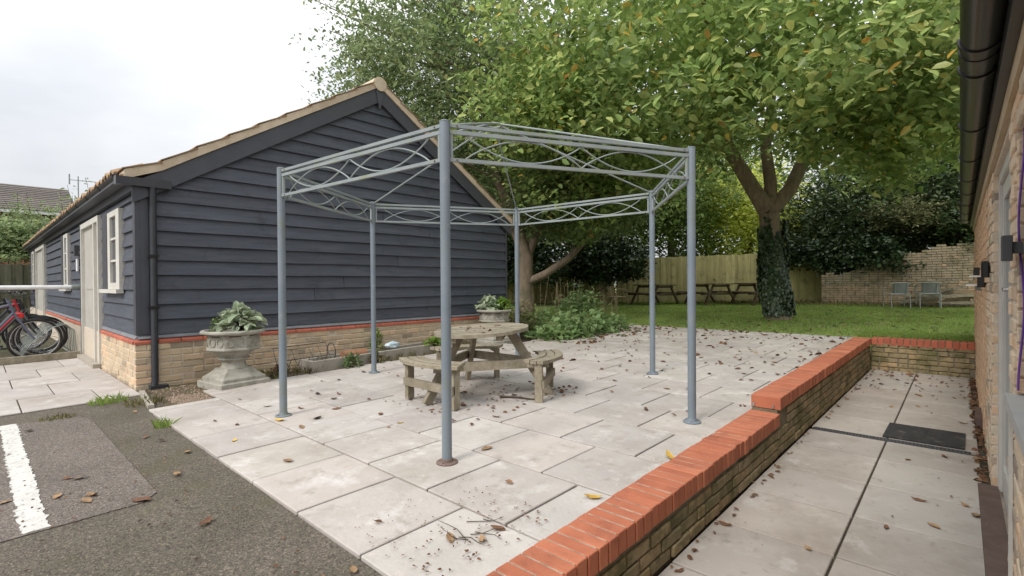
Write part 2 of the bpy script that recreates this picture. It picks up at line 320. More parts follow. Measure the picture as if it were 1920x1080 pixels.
    def ring(s, c, r, rt, axis, n=32, m=6):
        pts = []
        for k in range(n+1):
            a = 2*math.pi*k/n; ca, sa = r*math.cos(a), r*math.sin(a)
            pts.append((c[0], c[1]+ca, c[2]+sa) if axis == 'x' else ((c[0]+ca, c[1], c[2]+sa) if axis == 'y' else (c[0]+ca, c[1]+sa, c[2])))
        return s.tube(pts, rt, m, False)
    def build(s, name, m, parent=None, smooth=False, kind=None):
        a = np.array(s.v, float); lo, hi = a.min(0), a.max(0)
        org = np.array([(lo[0]+hi[0])/2, (lo[1]+hi[1])/2, lo[2]]); a = a-org
        me = mesh_from(a.tolist(), s.f, name, False)
        if smooth:
            me.polygons.foreach_set('use_smooth', [True]*len(me.polygons))
            try: me.set_sharp_from_angle(angle=R(40))
            except Exception: pass
        me.materials.append(m if not isinstance(m, str) else mt[m])
        o = bpy.data.objects.new(name, me); link(o, parent, org)
        if kind: o['kind'] = kind
        return o
def inst(name, me, parent, loc, rot=(0, 0, 0), scl=None):
    o = bpy.data.objects.new(name, me); link(o, parent, loc); o.rotation_euler = rot
    if scl: o.scale = scl
    return o
_cache = {}
def bevel_box(w, d, h, m, b=.004):
    k = (round(w, 3), round(d, 3), round(h, 3), m)
    if k not in _cache:
        mb = MB().bbox(0, 0, -h, w, d, h, b); me = mesh_from(mb.v, mb.f, m+'_piece'); me.materials.append(mt[m]); _cache[k] = me
    return _cache[k]
def cbox(w, d, h, m, b=.005):
    """box centred at its middle with all edges chamfered a little"""
    k = ('c', round(w, 3), round(d, 3), round(h, 3), m)
    if k not in _cache:
        bm = bmesh.new(); bmesh.ops.create_cube(bm, size=1); bmesh.ops.scale(bm, vec=(w, d, h), verts=bm.verts)
        bmesh.ops.bevel(bm, geom=list(bm.edges), offset=b, segments=1, affect='EDGES')
        me = bpy.data.meshes.new(m+'_piece'); bm.to_mesh(me); bm.free(); me.materials.append(mt[m]); _cache[k] = me
    return _cache[k]

def leaves_mesh(C, size, aspect=.5, droop=.35, seed=1, up=None, fold=.25, name='foliage', axis=None):
    """one small folded leaf of two quads at every point of C"""
    g = np.random.default_rng(seed); n = len(C); C = np.asarray(C, float)
    size = np.broadcast_to(np.asarray(size, float), (n,))*g.uniform(.55, 1.4, n)
    if axis is None:
        a = g.uniform(0, 2*np.pi, n); A = np.stack([np.cos(a), np.sin(a), g.normal(-droop, .35, n)], 1)
    else: A = np.asarray(axis, float)
    A /= np.linalg.norm(A, axis=1)[:, None]
    Nn = g.normal(0, .45, (n, 3))+np.array([0, 0, 1.0]) if up is None else np.asarray(up)+g.normal(0, .3, (n, 3))
    S_ = np.cross(A, Nn); S_ /= np.linalg.norm(S_, axis=1)[:, None]+1e-9
    Nn = np.cross(S_, A)
    L = size[:, None]; W = L*aspect*.5
    dip = L*fold*aspect*.5
    b = C-A*L*.5; t = C+A*L*.5-Nn*L*.10
    l1 = C-A*L*.18+S_*W-Nn*0+Nn*dip; l2 = C+A*L*.22+S_*W*.8+Nn*dip*.7
    r1 = C-A*L*.18-S_*W+Nn*dip; r2 = C+A*L*.22-S_*W*.8+Nn*dip*.7
    V = np.stack([b, l1, l2, t, r2, r1], 1).reshape(-1, 3)
    base = (np.arange(n)*6)[:, None]
    Fq = np.concatenate([base+np.array([0, 3, 2, 1]), base+np.array([0, 5, 4, 3])], 1).reshape(-1)
    me = bpy.data.meshes.new(name)
    me.vertices.add(len(V)); me.vertices.foreach_set('co', V.astype(np.float32).ravel())
    me.loops.add(len(Fq)); me.loops.foreach_set('vertex_index', Fq.astype(np.int32))
    nf = len(Fq)//4; me.polygons.add(nf); me.polygons.foreach_set('loop_start', (np.arange(nf)*4).astype(np.int32))
    me.update(calc_edges=True)
    return me
def leaf_obj(name, C, size, m, parent=None, org=None, **kw):
    C = np.asarray(C, float)
    if org is None: org = (C[:, 0].mean(), C[:, 1].mean(), C[:, 2].min())
    me = leaves_mesh(C-np.array(org), size, name=name, **kw); me.materials.append(mt[m])
    o = bpy.data.objects.new(name, me); link(o, parent, org); return o
def crown_pts(c, rad, ncl, nl, spread, seed, shell=.33, low=-1.0, keep=None):
    g = np.random.default_rng(seed)
    d = g.normal(0, 1, (ncl*3, 3)); d /= np.linalg.norm(d, axis=1)[:, None]; d = d[d[:, 2] > low][:ncl]
    lump = 1+.16*np.sin(d[:, 0]*5+seed)*np.cos(d[:, 1]*6+seed*2)+.12*np.sin(d[:, 2]*7+seed*3)+g.normal(0, .05, len(d))
    r = g.uniform(0, 1, len(d))**shell*lump
    P = np.array(c)+d*r[:, None]*np.array(rad)
    if keep is not None: P = P[keep(P)]
    Q = np.repeat(P, nl, 0)+g.normal(0, 1, (len(P)*nl, 3))*np.array([spread, spread, spread*.7])
    return P, Q
def wander(p, q, n, amp, g):
    p, q = np.array(p, float), np.array(q, float); out_ = []
    side = g.normal(0, amp, 3)
    for i in range(n+1):
        t = i/n; out_.append(p+(q-p)*t+side*math.sin(math.pi*t)+g.normal(0, amp*.18, 3)*(0 < i < n))
    return out_

# ================================================================== SETTING
# far ground sheet
g_ = MB().box(-400, 400, -400, 400, -.62, -.60).build('ground', 'soil2'); tag(g_, kind='structure')
# asphalt yard
ya = MB()
def sheet(mb, poly, dz, th=.25):
    n = len(poly); top = [(x, y, gz(x, y)+dz) for x, y in poly]; bot = [(x, y, gz(x, y)+dz-th) for x, y in poly]
    mb.add(top+bot, [tuple(range(n)), tuple(range(2*n-1, n-1, -1))]+[(i, n+i, n+(i+1) % n, (i+1) % n) for i in range(n)][::1])
    return mb
sheet(ya, [(-6.452, -14), (-1.36, -14), (-1.36, 1.082), (-5.45, 1.082), (-5.95, 1.30), (-6.452, 1.30)], -.016)
yard = ya.build('asphalt_yard', 'asphalt'); tag(yard, kind='structure')
n_ = 36
def ragged(x0, x1, y0, y1, amp, seed, n=40):
    g = np.random.default_rng(seed); pts = []
    for i in range(n): pts.append((x0+(x1-x0)*i/n, y0+g.normal(0, amp)))
    for i in range(4): pts.append((x1+g.normal(0, amp*.5), y0+(y1-y0)*(i+.5)/4))
    for i in range(n): pts.append((x1+(x0-x1)*i/n, y1+g.normal(0, amp)))
    for i in range(4): pts.append((x0+g.normal(0, amp*.5), y1+(y0-y1)*(i+.5)/4))
    return pts
sheet(MB(), [(-5.95, -14), (-3.27, -14), (-3.26, .60), (-3.36, .685), (-5.65, .685), (-5.86, .62), (-5.97, .3)], -.010, .02).build('asphalt_patch', 'asphalt2', yard)
sheet(MB(), ragged(-5.99, -3.275, .135, .235, .0055, 3, 130), -.006, .01).build('painted_line', 'line', yard)

# patio of staggered slabs
pa = sheet(MB(), [(-6.18, 1.09), (-1.372, 1.09), (-1.372, 10.55), (-6.1, 10.55)], -.022).build('patio', 'joint'); tag(pa, kind='structure')
TILT = (.01595, -.00294, 0)
rowY = [1.082+.59*i for i in range(17)]
for i in range(16):
    y0 = rowY[i]; y1 = rowY[i+1]
    off = -1.885 if i % 2 == 0 else -1.59
    left = -5.62 if i == 0 else -6.14+.03*math.sin(i*3)
    if i > 8: left = -6.0+.06*math.sin(i*5)
    xs = [-1.375]; x = off+random.uniform(-.02, .02)
    while x > left+.12:
        xs.append(x); x -= .597
    xs.append(left)
    for a, b in zip(xs[1:], xs[:-1]):
        wd = b-a-.013
        if wd < .05: continue
        cx, cy = (a+b)/2, (y0+y1)/2
        inst('paving_slab', bevel_box(round(wd, 3), .575, .045, 'slab', .004), pa, (cx, cy, gz(cx, cy)+random.uniform(-.002, .002)),
             (TILT[0]+random.gauss(0, .0015), TILT[1]+random.gauss(0, .0015), random.gauss(0, .0012)))
# forecourt slabs on the left of the asphalt
fc = sheet(MB(), [(-10.62, -6), (-6.455, -6), (-6.455, 1.20), (-10.62, 1.20)], -.014).build('forecourt', 'joint'); tag(fc, kind='structure')
colX = [-6.46, -7.23, -8.05, -8.85, -9.65, -10.62]
for i in range(5):
    x1, x0 = colX[i], colX[i+1]; y = .88 if i % 2 == 0 else 1.17-.59*.0
    ys = [1.20, y] if 1.2-y > .1 else [1.20]
    while y > -2.4: y -= .59; ys.append(y)
    for a, b in zip(ys[1:], ys[:-1]):
        if b-a < .06: continue
        cx, cy = (x0+x1)/2, (a+b)/2
        inst('paving_slab', bevel_box(x1-x0-.014, round(b-a-.014, 2), .045, 'slab', .005), fc, (cx, cy, gz(cx, cy)+random.uniform(-.002, .002)), (TILT[0]+random.gauss(0, .002), TILT[1]+random.gauss(0, .002), 0))
# sunken side path
def xw(y): return .090-.0161*(y-4.71)
def xc(y): return -.53-.0125*(y-2.8)
pp = MB()
poly = [(-1.152, .2), (xw(.2)+.02, .2), (xw(9.27)+.02, 9.27), (-1.152, 9.27)]
pp.add([(x, y, pz(x, y)-.022) for x, y in poly]+[(x, y, pz(x, y)-.2) for x, y in poly], [(0, 1, 2, 3), (7, 6, 5, 4), (0, 4, 5, 1), (1, 5, 6, 2), (2, 6, 7, 3), (3, 7, 4, 0)])
path = pp.build('side_path', 'joint'); tag(path, kind='structure')
pys = [.64, 1.24, 1.84, 2.44, 3.04, 3.62, 4.23, 4.83, 5.40, 5.485, 6.07, 6.67, 7.27, 7.87, 8.47, 9.06, 9.262]
for a, b in zip(pys[:-1], pys[1:]):
    if b-a < .12: continue
    for side in (0, 1):
        q = []
        for (yy, e) in ((a+.008, 0), (a+.008, 1), (b-.008, 1), (b-.008, 0)):
            if side == 0: x = -1.148 if e == 0 else xc(yy)-.006
            else: x = xc(yy)+.006 if e == 0 else min(.045, xw(yy)-.045)-.008*(yy-4)*.5
            q.append((x, yy))
        dz = random.uniform(-.002, .002); mb = MB()
        top = [(x, y, pz(x, y)+dz) for x, y in q]
        cxx = sum(p[0] for p in q)/4; cyy = sum(p[1] for p in q)/4
        ins = [(x+(cxx-x)*.012, y+(cyy-y)*.012, z) for x, y, z in top]; mid = [(x, y, z-.005) for x, y, z in top]; low = [(x, y, z-.04) for x, y, z in top]
        f = [(0, 1, 2, 3)]
        for k in (0, 4): f += [(k+(i+1) % 4, k+i, k+4+i, k+4+(i+1) % 4) for i in range(4)]
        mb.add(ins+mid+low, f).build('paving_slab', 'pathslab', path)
# lawn
lw = MB(); nx, ny = 40, 36; vv = []; ff = []
gl = np.random.default_rng(5)
def lz(x, y):
    t = min(1, max(0, (y-10.5)/1.6)); z = gz(x, min(y, 22))
    return z-.004+.10*t*t*(3-2*t)+.012*math.sin(x*1.7+y)*math.cos(y*1.3)*t
xs_ = np.linspace(-34, 8, nx+1); ys_ = np.concatenate([np.linspace(10.556, 21, 26), np.linspace(24, 120, ny-25)])
for j, y in enumerate(ys_):
    for x in xs_: vv.append((x, y, lz(x, y)))
for j in range(len(ys_)-1):
    for i in range(nx): k = j*(nx+1)+i; ff.append((k, k+1, k+nx+2, k+nx+1))
lawn = MB().add(vv, ff).build('lawn', 'lawn', smooth=True); tag(lawn, kind='structure')
# lawn behind the end wall, up to the brick building
e_ = MB(); q = [(-1.372, 9.50), (xw(9.4)+.3, 9.50), (xw(10.6)+.3, 10.57), (-1.372, 10.57)]
e_.add([(x, y, gz(x, y)+.115) for x, y in q]+[(x, y, -.5) for x, y in q], [(0, 1, 2, 3), (0, 4, 5, 1), (1, 5, 6, 2), (2, 6, 7, 3), (3, 7, 4, 0)]).build('lawn', 'lawn')['kind'] = 'structure'
# planting beds
sheet(MB(), [(-6.9, 1.30), (-6.0, 1.30), (-5.6, 1.09), (-5.6, 1.68), (-6.12, 1.68), (-6.12, 10.55), (-12, 10.55), (-12, 7.3), (-6.9, 7.3)], -.02).build('gravel_bed', 'soil')['kind'] = 'structure'
sheet(MB(), [(-40, -14), (-10.62, -14), (-10.62, 1.30), (-40, 1.30)], -.02).build('rough_ground', 'soil2')['kind'] = 'structure'
# grass blades on the lawn
def blades(n, xr, yr, zf, h, m, seed, name, label, cat, wd=.006, cond=None):
    g = np.random.default_rng(seed); x = g.uniform(*xr, n); y = g.uniform(*yr, n)
    if cond is not None: k = cond(x, y); x, y = x[k], y[k]
    n = len(x); z = np.array([zf(a, b) for a, b in zip(x, y)])
    a = g.uniform(0, 2*np.pi, n); hh = h*g.uniform(.5, 1.3, n); ln = g.normal(0, .5, (n, 2))*hh[:, None]
    B_ = np.stack([x, y, z-.004], 1); S_ = np.stack([np.cos(a), np.sin(a), 0*a], 1)*wd*g.uniform(.6, 1.4, n)[:, None]
    T = B_+np.stack([ln[:, 0], ln[:, 1], hh], 1); Mi = B_+np.stack([ln[:, 0]*.35, ln[:, 1]*.35, hh*.6], 1)
    V = np.stack([B_-S_, B_+S_, Mi+S_*.7, T, Mi-S_*.7], 1).reshape(-1, 3)
    o0 = V.mean(0); o0[2] = V[:, 2].min(); V = V-o0
    base = (np.arange(n)*5)[:, None]; F_ = (base+np.array([0, 1, 2, 3, 4])).reshape(-1)
    me = bpy.data.meshes.new(name); me.vertices.add(len(V)); me.vertices.foreach_set('co', V.astype(np.float32).ravel())
    me.loops.add(len(F_)); me.loops.foreach_set('vertex_index', F_.astype(np.int32)); me.polygons.add(n)
    me.polygons.foreach_set('loop_start', (np.arange(n)*5).astype(np.int32)); me.update(calc_edges=True)
    me.materials.append(mt[m]); o = bpy.data.objects.new(name, me); link(o, None, tuple(o0)); tag(o, label, cat, kind='stuff'); return o
def lawn_z(x, y): return gz(x, y)+.115 if (x > -1.372 and y < 10.57) else lz(x, y)
blades(90000, (-10.5, .05), (10.58, 19.5), lawn_z, .045, 'grass', 3, 'grass', 'short green lawn grass spreading under the big tree', 'grass')
blades(9000, (-1.36, 0), (9.52, 10.6), lawn_z, .04, 'grass', 4, 'grass', 'strip of lawn grass above the low end wall', 'grass')
blades(5000, (-10.5, .0), (18.0, 20.5), lawn_z, .13, 'dryweed', 6, 'weeds', 'long weedy verge at the foot of the far fence', 'weeds', .008)
blades(2600, (-6.75, -6.15), (1.35, 7.0), lambda x, y: gz(x, y)-.02, .09, 'dryweed', 8, 'weeds', 'straggly brown weeds along the barn plinth', 'weeds', .006, lambda x, y: (np.sin(y*3.1)+np.sin(x*9+y*5) > .1))
def tuft(px, py, n, r, h, m, seed, label, z=None):
    return blades(n, (px-r, px+r), (py-r, py+r), lambda x, y: (gz(x, y) if z is None else z)-.012, h, m, seed, 'weed_tuft', label, 'weeds', .005, lambda x, y: (x-px)**2+(y-py)**2 < r*r)
tuft(-6.37, .90, 160, .16, .07, 'grass', 21, 'green grass tuft at the corner of the forecourt slabs')
tuft(-5.98, 1.14, 160, .17, .07, 'dryweed', 22, 'yellowish weed tuft beside the gravel bed edging')
tuft(-5.95, .48, 120, .13, .03, 'dryweed', 23, 'low moss and grass at the end of the white line')
tuft(-4.9, 1.05, 70, .07, .07, 'grass', 24, 'small grass tuft at the patio edge by the asphalt')
# gravel
gp = np.random.default_rng(9); mb = MB()
for _ in range(900):
    x = gp.uniform(-6.75, -5.66); y = gp.uniform(1.32, 3.0) if x < -6.14 else gp.uniform(1.33, 1.66)
    r = gp.uniform(.006, .014); z = gz(x, y)-.02
    if x > -6.14 and x > -5.9+.3: continue
    mb.add([(x-r, y, z), (x, y-r, z), (x+r, y, z), (x, y+r, z), (x, y, z+r)], [(0, 1, 4), (1, 2, 4), (2, 3, 4), (3, 0, 4)])
tag(mb.build('gravel', 'pebble'), 'pinkish gravel scattered at the barn corner', 'gravel', kind='stuff')
# edging strip between asphalt and bed
tag(MB().beam((-6.60, 1.22, gz(-6.6, 1.22)-.01), (-5.72, 1.13, gz(-5.7, 1.13)-.01), .05, .05).build('edging_strip', 'concrete'), 'short concrete edging strip between asphalt and gravel', 'edging')

# ================================================================== RETAINING WALL
rw = empty('retaining_wall', (-1.26, 5.2, -.33), 'low yellow brick retaining wall with stepped red coping beside the patio', 'wall')
bc = bevel_box
y = .98; YS = 4.42
def coping_run(y0, y1, dz, end):
    n = int(round((y1-y0)/.078)); st = (y1-y0)/n
    for i in range(n):
        cy = y0+st*(i+.5); x = -1.262+random.gauss(0, .002)
        inst('coping_brick', cbox(.226, round(st-.009, 3), .10, 'redbrick', .003), rw, (x, cy, gz(x, cy)+dz-.05+random.gauss(0, .0012)), (.016+random.gauss(0, .003), random.gauss(0, .003), random.gauss(0, .003)))
coping_run(.98, YS, .012, False)
coping_run(YS, 9.27, .137, True)
# mortar bed visible between the coping bricks
def run_core(y0, y1, dz, ztop, zb, x0, x1, name='mortar_core'):
    mb = MB(); P = [(y0, gz(-1.26, y0)+ztop), (y1, gz(-1.26, y1)+ztop), (y1, gz(-1.26, y1)+zb), (y0, gz(-1.26, y0)+zb)]
    mb.prism(P, 'x', x0, x1); return mb.build(name, 'mortar2', rw)
run_core(.985, YS-.004, 0, -.095, -.36, -1.368, -1.170)
run_core(YS-.002, 9.268, 0, .033, -.36, -1.366, -1.172)
for (y0, y1, dz) in ((.985, YS-.004, .0088), (YS+.03, 9.268, .1338)):
    MB().prism([(y0, gz(-1.26, y0)+dz), (y1, gz(-1.26, y1)+dz), (y1, gz(-1.26, y1)+dz-.1035), (y0, gz(-1.26, y0)+dz-.1035)], 'x', -1.364, -1.160).build('mortar_bed', 'mortar3', rw)
# face bricks
mrow = [(-.335+.075*i) for i in range(7)]
def face_run(y0, y1, top):
    for r in range(7):
        zb = -.335+.0715*r
        if zb+.06 > top: break
        y = y0-(.11 if r % 2 else 0)
        while y < y1-.02:
            L_ = .215 if random.random() < .72 else .105
            a, b = max(y, y0), min(y+L_, y1)
            if b-a > .03:
                cy = (a+b)/2
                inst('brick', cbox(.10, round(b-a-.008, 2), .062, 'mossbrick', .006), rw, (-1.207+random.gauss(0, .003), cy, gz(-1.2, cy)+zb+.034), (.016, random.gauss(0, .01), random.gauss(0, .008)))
            y += L_+.010
face_run(1.0, YS+.25, -.085)
face_run(YS+.26, 9.26, .04)
# return at the end of the path
rt = empty('end_wall', (-.6, 9.38, -.25), 'short brick end wall with red coping closing the sunken path', 'wall')
x = -1.150; i = 0
n = 15; st = (xw(9.3)-.004-x)/n
for i in range(n):
    cx = x+st*(i+.5)
    inst('coping_brick', cbox(round(st-.008, 3), .215, .10, 'redbrick2', .004), rt, (cx, 9.378, gz(cx, 9.38)+.137-.05+random.gauss(0, .002)), (.016, random.gauss(0, .01), 0))
MB().prism([(-1.151, gz(-1.15, 9.38)+.13), (xw(9.3), gz(0, 9.38)+.13), (xw(9.3), -.33), (-1.151, -.33)], 'y', 9.292, 9.484).build('mortar_core', 'mortar2', rt)
for r in range(6):
    zb = -.26+.0715*r
    if zb > .10: break
    x = -1.16-(.11 if r % 2 else 0)
    while x < -.03:
        L_ = random.choice([.215, .215, .105, .16]); a, b = max(x, -1.15), min(x+L_, xw(9.3)-.002)
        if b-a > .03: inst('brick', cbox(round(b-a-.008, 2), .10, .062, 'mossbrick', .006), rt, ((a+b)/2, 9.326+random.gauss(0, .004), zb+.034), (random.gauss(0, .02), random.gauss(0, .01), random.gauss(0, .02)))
        x += L_+.01
# two metal clips on the step face
for dx in (-.09, .06):
    MB().box(-1.262+dx-.008, -1.262+dx+.008, YS-.004, YS-.001, gz(-1.26, YS)+.045, gz(-1.26, YS)+.075).build('metal_clip', 'chrome', rw)

# drain and mat on the path
dr = empty('drain_channel', (-.55, 5.44, pz(-.5, 5.44)), 'narrow slotted drain channel crossing the sunken path', 'drain')
def pbox(x0, x1, y0, y1, z0, z1):
    return MB().add([(x, y, pz(x, y)+z) for z in (z0, z1) for x, y in ((x0, y0), (x1, y0), (x1, y1), (x0, y1))], [(3, 2, 1, 0), (4, 5, 6, 7), (0, 1, 5, 4), (1, 2, 6, 5), (2, 3, 7, 6), (3, 0, 4, 7)])
pbox(-1.13, -.02, 5.408, 5.418, -.03, .003).build('edge_rail', 'darkmetal', dr); pbox(-1.13, -.02, 5.470, 5.480, -.03, .003).build('edge_rail', 'darkmetal', dr)
pbox(-1.13, -.02, 5.418, 5.470, -.04, -.022).build('channel_bed', 'blackpaint', dr)
sl = pbox(-.006, .006, 5.4185, 5.4695, -.021, -.001)
for i in range(44):
    cx = -1.12+.0252*i; pbox(cx-.007, cx+.007, 5.4185, 5.4695, -.021, .001).build('grate_bar', 'darkmetal', dr)
dm = pbox(-.60, -.055, 5.50, 6.02, .002, .016); o = dm.build('door_mat', 'matblack'); tag(o, 'worn black rubber door mat lying by the drain', 'mat')

# ================================================================== BARN
BX, BY0, BY1 = -6.868, 1.24, 7.23
barn = empty('barn', (-14.5, 4.3, -.05), 'long black weatherboarded barn on a brick plinth with tiled roof', 'building')
AP = 4.34
PROF = [(1.10, 2.34), (1.47, 2.49), (1.80, 2.70), (AP, 4.26), (7.36, 2.36)]          # top of the roof covering
def roof_z(y):
    for (a, b), (c, d) in zip(PROF[:-1], PROF[1:]):
        if a <= y <= c: return b+(d-b)*(y-a)/(c-a)
    return 2.3
FAR = -22.3
MB().prism([(BY0+.04, -.1), (BY1-.03, -.1), (BY1-.03, 2.25), (AP, 3.98), (1.8, 2.42), (BY0+.04, 2.12)], 'x', FAR+.03, BX-.035).build('wall', 'board', barn)
# weatherboards of the gable
ZB, PIT = .548, .1695
def clip_y(z):
    zz = z+.30; lo = hi = None
    # left
    for (a, b), (c, d) in zip(PROF[:3], PROF[1:4]):
        if b <= zz <= d: lo = a+(c-a)*(zz-b)/(d-b)
    if lo is None: lo = BY0 if zz < 2.35 else AP
    a, b = PROF[3]; c, d = PROF[4]; hi = BY1 if zz < d else a+(c-a)*(zz-b)/(d-b)
    return max(lo, BY0+.115), min(hi, BY1-.012)
k = 0
while True:
    z0 = ZB+PIT*k; z1 = z0+PIT+.012
    if z0 > 3.83: break
    a0, b0 = clip_y(z0); a1, b1 = clip_y(min(z1, 3.92))
    if b1 <= a1: a1, b1 = AP-.02, AP+.02
    g = np.random.default_rng(100+k); xi = BX-.034; t0, t1 = .044, .012
    cuts = [0.0]+([float(g.uniform(.25, .75))] if (b0-a0 > 2.5 and k % 3 != 1) else [])+[1.0]
    for c0, c1 in zip(cuts[:-1], cuts[1:]):
        ns = max(3, int((c1-c0)*(b0-a0)/.35)); V = []; F_ = []
        ts = np.linspace(c0+(.0006 if c0 > 0 else 0), c1-(.0006 if c1 < 1 else 0), ns+1); wz = g.normal(0, .0022, ns+1).cumsum()*.6; wz -= wz.mean(); wx = g.normal(0, .0012, ns+1)
        for q, t in enumerate(ts):
            yb_, yt_ = a0+(b0-a0)*t, a1+(b1-a1)*t
            V += [(xi, yb_, z0), (xi+t0+wx[q], yb_, z0+wz[q]), (xi+t1, yt_, z1), (xi, yt_, z1)]
        for q in range(ns):
            p_ = 4*q
            for e in range(4): F_.append((p_+e, p_+(e+1) % 4, p_+4+(e+1) % 4, p_+4+e)[::-1])
        F_ += [(0, 1, 2, 3), (4*ns+3, 4*ns+2, 4*ns+1, 4*ns)]
        MB().add(V, F_).build('weatherboard', 'board', barn)
    k += 1
# openings of the front wall, x0 < x1
OPEN = [('window', -8.70, -7.62, 1.06, 2.05), ('door', -10.76, -9.07, -.02, 2.10), ('window', -13.45, -12.48, 1.06, 2.10), ('door', -19.65, -17.05, -.02, 2.16), ('window', -21.3, -20.2, 1.06, 2.14)]
for k in range(10):
    z0 = ZB+PIT*k; z1 = min(z0+PIT+.012, 2.16)
    if z1-z0 < .05: break
    segs = [(FAR+.05, BX-.10)]
    for (_, a, b, c, d) in OPEN:
        if d > z0+.03 and c < z0+PIT-.03:
            ns = []
            for (p, q_) in segs:
                if b <= p or a >= q_: ns.append((p, q_)); continue
                if a-.015 > p: ns.append((p, a-.015))
                if b+.015 < q_: ns.append((b+.015, q_))
            segs = ns
    for (p, q_) in segs:
        yi = BY0+.034
        MB().add([(p, yi, z0), (q_, yi, z0), (q_, yi-.044, z0), (p, yi-.044, z0), (p, yi, z1), (q_, yi, z1), (q_, yi-.012, z1), (p, yi-.012, z1)],
                 [(0, 1, 2, 3), (7, 6, 5, 4), (3, 2, 6, 7), (0, 4, 5, 1), (0, 3, 7, 4), (1, 5, 6, 2)]).build('weatherboard', 'board', barn)
# corner boards, eaves board
MB().box(BX-.10, BX+.016, BY0-.016, BY0+.03, .55, 2.20).build('corner_board', 'trim', barn)
MB().box(BX-.03, BX+.016, BY0+.031, BY0+.112, .55, 2.20).build('corner_board', 'trim', barn)
MB().box(BX-.05, BX+.016, BY1-.010, BY1+.025, .55, 2.26).build('corner_board', 'trim', barn)
MB().box(FAR, BX-.0, BY0-.035, BY0+.02, 2.165, 2.30).build('fascia_board', 'trim', barn)
MB().box(FAR, BX+.02, 1.08, BY0-.04, 2.255, 2.285).build('soffit', 'trim', barn)
# barge boards
def band(pts, th, x0, x1, name, m, parent):
    mb = MB(); n = len(pts)
    poly = [p for p in pts]+[(y, z-th) for y, z in reversed(pts)]
    v = [(x0, y, z) for y, z in poly]+[(x1, y, z) for y, z in poly]; N_ = 2*n
    f = [(i, (i+1) % N_, N_+(i+1) % N_, N_+i) for i in range(N_)]
    for i in range(n-1): f += [(i, i+1, N_-2-i, N_-1-i)[::-1], (N_+i, N_+i+1, 2*N_-2-i, 2*N_-1-i)]
    return mb.add(v, f).build(name, m, parent)
low = lambda y: (y, roof_z(y)-.085)
band([(1.20, 2.25)]+[low(y) for y in (1.47, 1.62, 1.8, 3.0, AP-.004)], .23, BX+.016, BX+.05, 'barge_board', 'trim', barn)
band([low(AP+.004), low(5.8), (7.34, 2.29)], .23, BX+.016, BX+.05, 'barge_board', 'trim', barn)
MB().prism([(AP-.07, 4.11), (AP+.07, 4.11), (AP+.012, 3.84), (AP-.012, 3.84)], 'x', BX+.052, BX+.068).build('apex_block', 'trim', barn)
# roof
roof = MB().add([(x, y, z-.02) for x in (FAR-.05, BX+.03) for y, z in PROF]+[(x, y, z-.075) for x in (FAR-.05, BX+.03) for y, z in PROF],
                [(i, i+1, 6+i, 5+i) for i in range(4)]+[(11+i-1, 10+i+5, 10+i+6, 10+i+1)[::-1] if False else (10+i, 15+i, 16+i, 11+i) for i in range(4)]+[(0, 10, 11, 1), (1, 11, 12, 2), (2, 12, 13, 3), (3, 13, 14, 4), (5, 6, 16, 15), (6, 7, 17, 16), (7, 8, 18, 17), (8, 9, 19, 18), (0, 5, 15, 10), (4, 14, 19, 9)]).build('roof', 'tile', barn)
def along(y):  # slope angle
    for (a, b), (c, d) in zip(PROF[:-1], PROF[1:]):
        if a <= y < c: return math.atan2(d-b, c-a)
    return 0
# verge tiles up the gable edge
def verge_run(y0, y1, n):
    for i in range(n):
        ya, yb = y0+(y1-y0)*i/n, y0+(y1-y0)*(i+1)/n
        rise = .026 if y1 > y0 else .026
        za, zb_ = roof_z(ya), roof_z(yb); th = .088
        lo_lift, hi_lift = rise, .004
        A = [(ya, za+lo_lift), (yb, zb_+hi_lift), (yb, zb_-th+.006), (ya, za-th+.006)]
        if y1 < y0: A = A[::-1]
        MB().prism(A, 'x', BX-.22, BX+.072+random.gauss(0, .002)).build('verge_tile', 'verge', roof)
        B_ = [(ya-.02*(1 if y1 > y0 else -1), za+lo_lift+.012), (yb, zb_+hi_lift+.018), (yb, zb_+hi_lift), (ya-.02*(1 if y1 > y0 else -1), za+lo_lift)]
        if y1 < y0: B_ = B_[::-1]
        MB().prism(B_, 'x', BX-.25, BX+.082+random.gauss(0, .003)).build('roof_tile', 'tile', roof)
verge_run(1.13, AP-.04, 9); verge_run(7.36, AP+.04, 9)
# ridge tiles
for i in range(34):
    x1 = BX+.08-.455*i
    pts = [(AP+.125*math.sin(a), 4.20+.125*math.cos(a)) for a in np.linspace(-1.75, 1.75, 9)]
    pts2 = [(AP+.10*math.sin(a), 4.20+.10*math.cos(a)) for a in np.linspace(1.75, -1.75, 9)]
    MB().prism(pts+pts2, 'x', x1-.45, x1).build('ridge_tile', 'verge', roof)
MB().lathe([(.10, 0), (.10, .012)], n=14).build('tmp', 'verge', None)
tmp = bpy.data.objects['tmp']; tmp.name = 'ridge_end_cap'; COL.objects.unlink(tmp); 
COL.objects.link(tmp); tmp.parent = roof; tmp.location = Vector((BX+.074, AP, 4.205))-WL[roof.name]; tmp.rotation_euler = (0, R(90), 0); WL[tmp.name] = Vector((BX+.074, AP, 4.205))
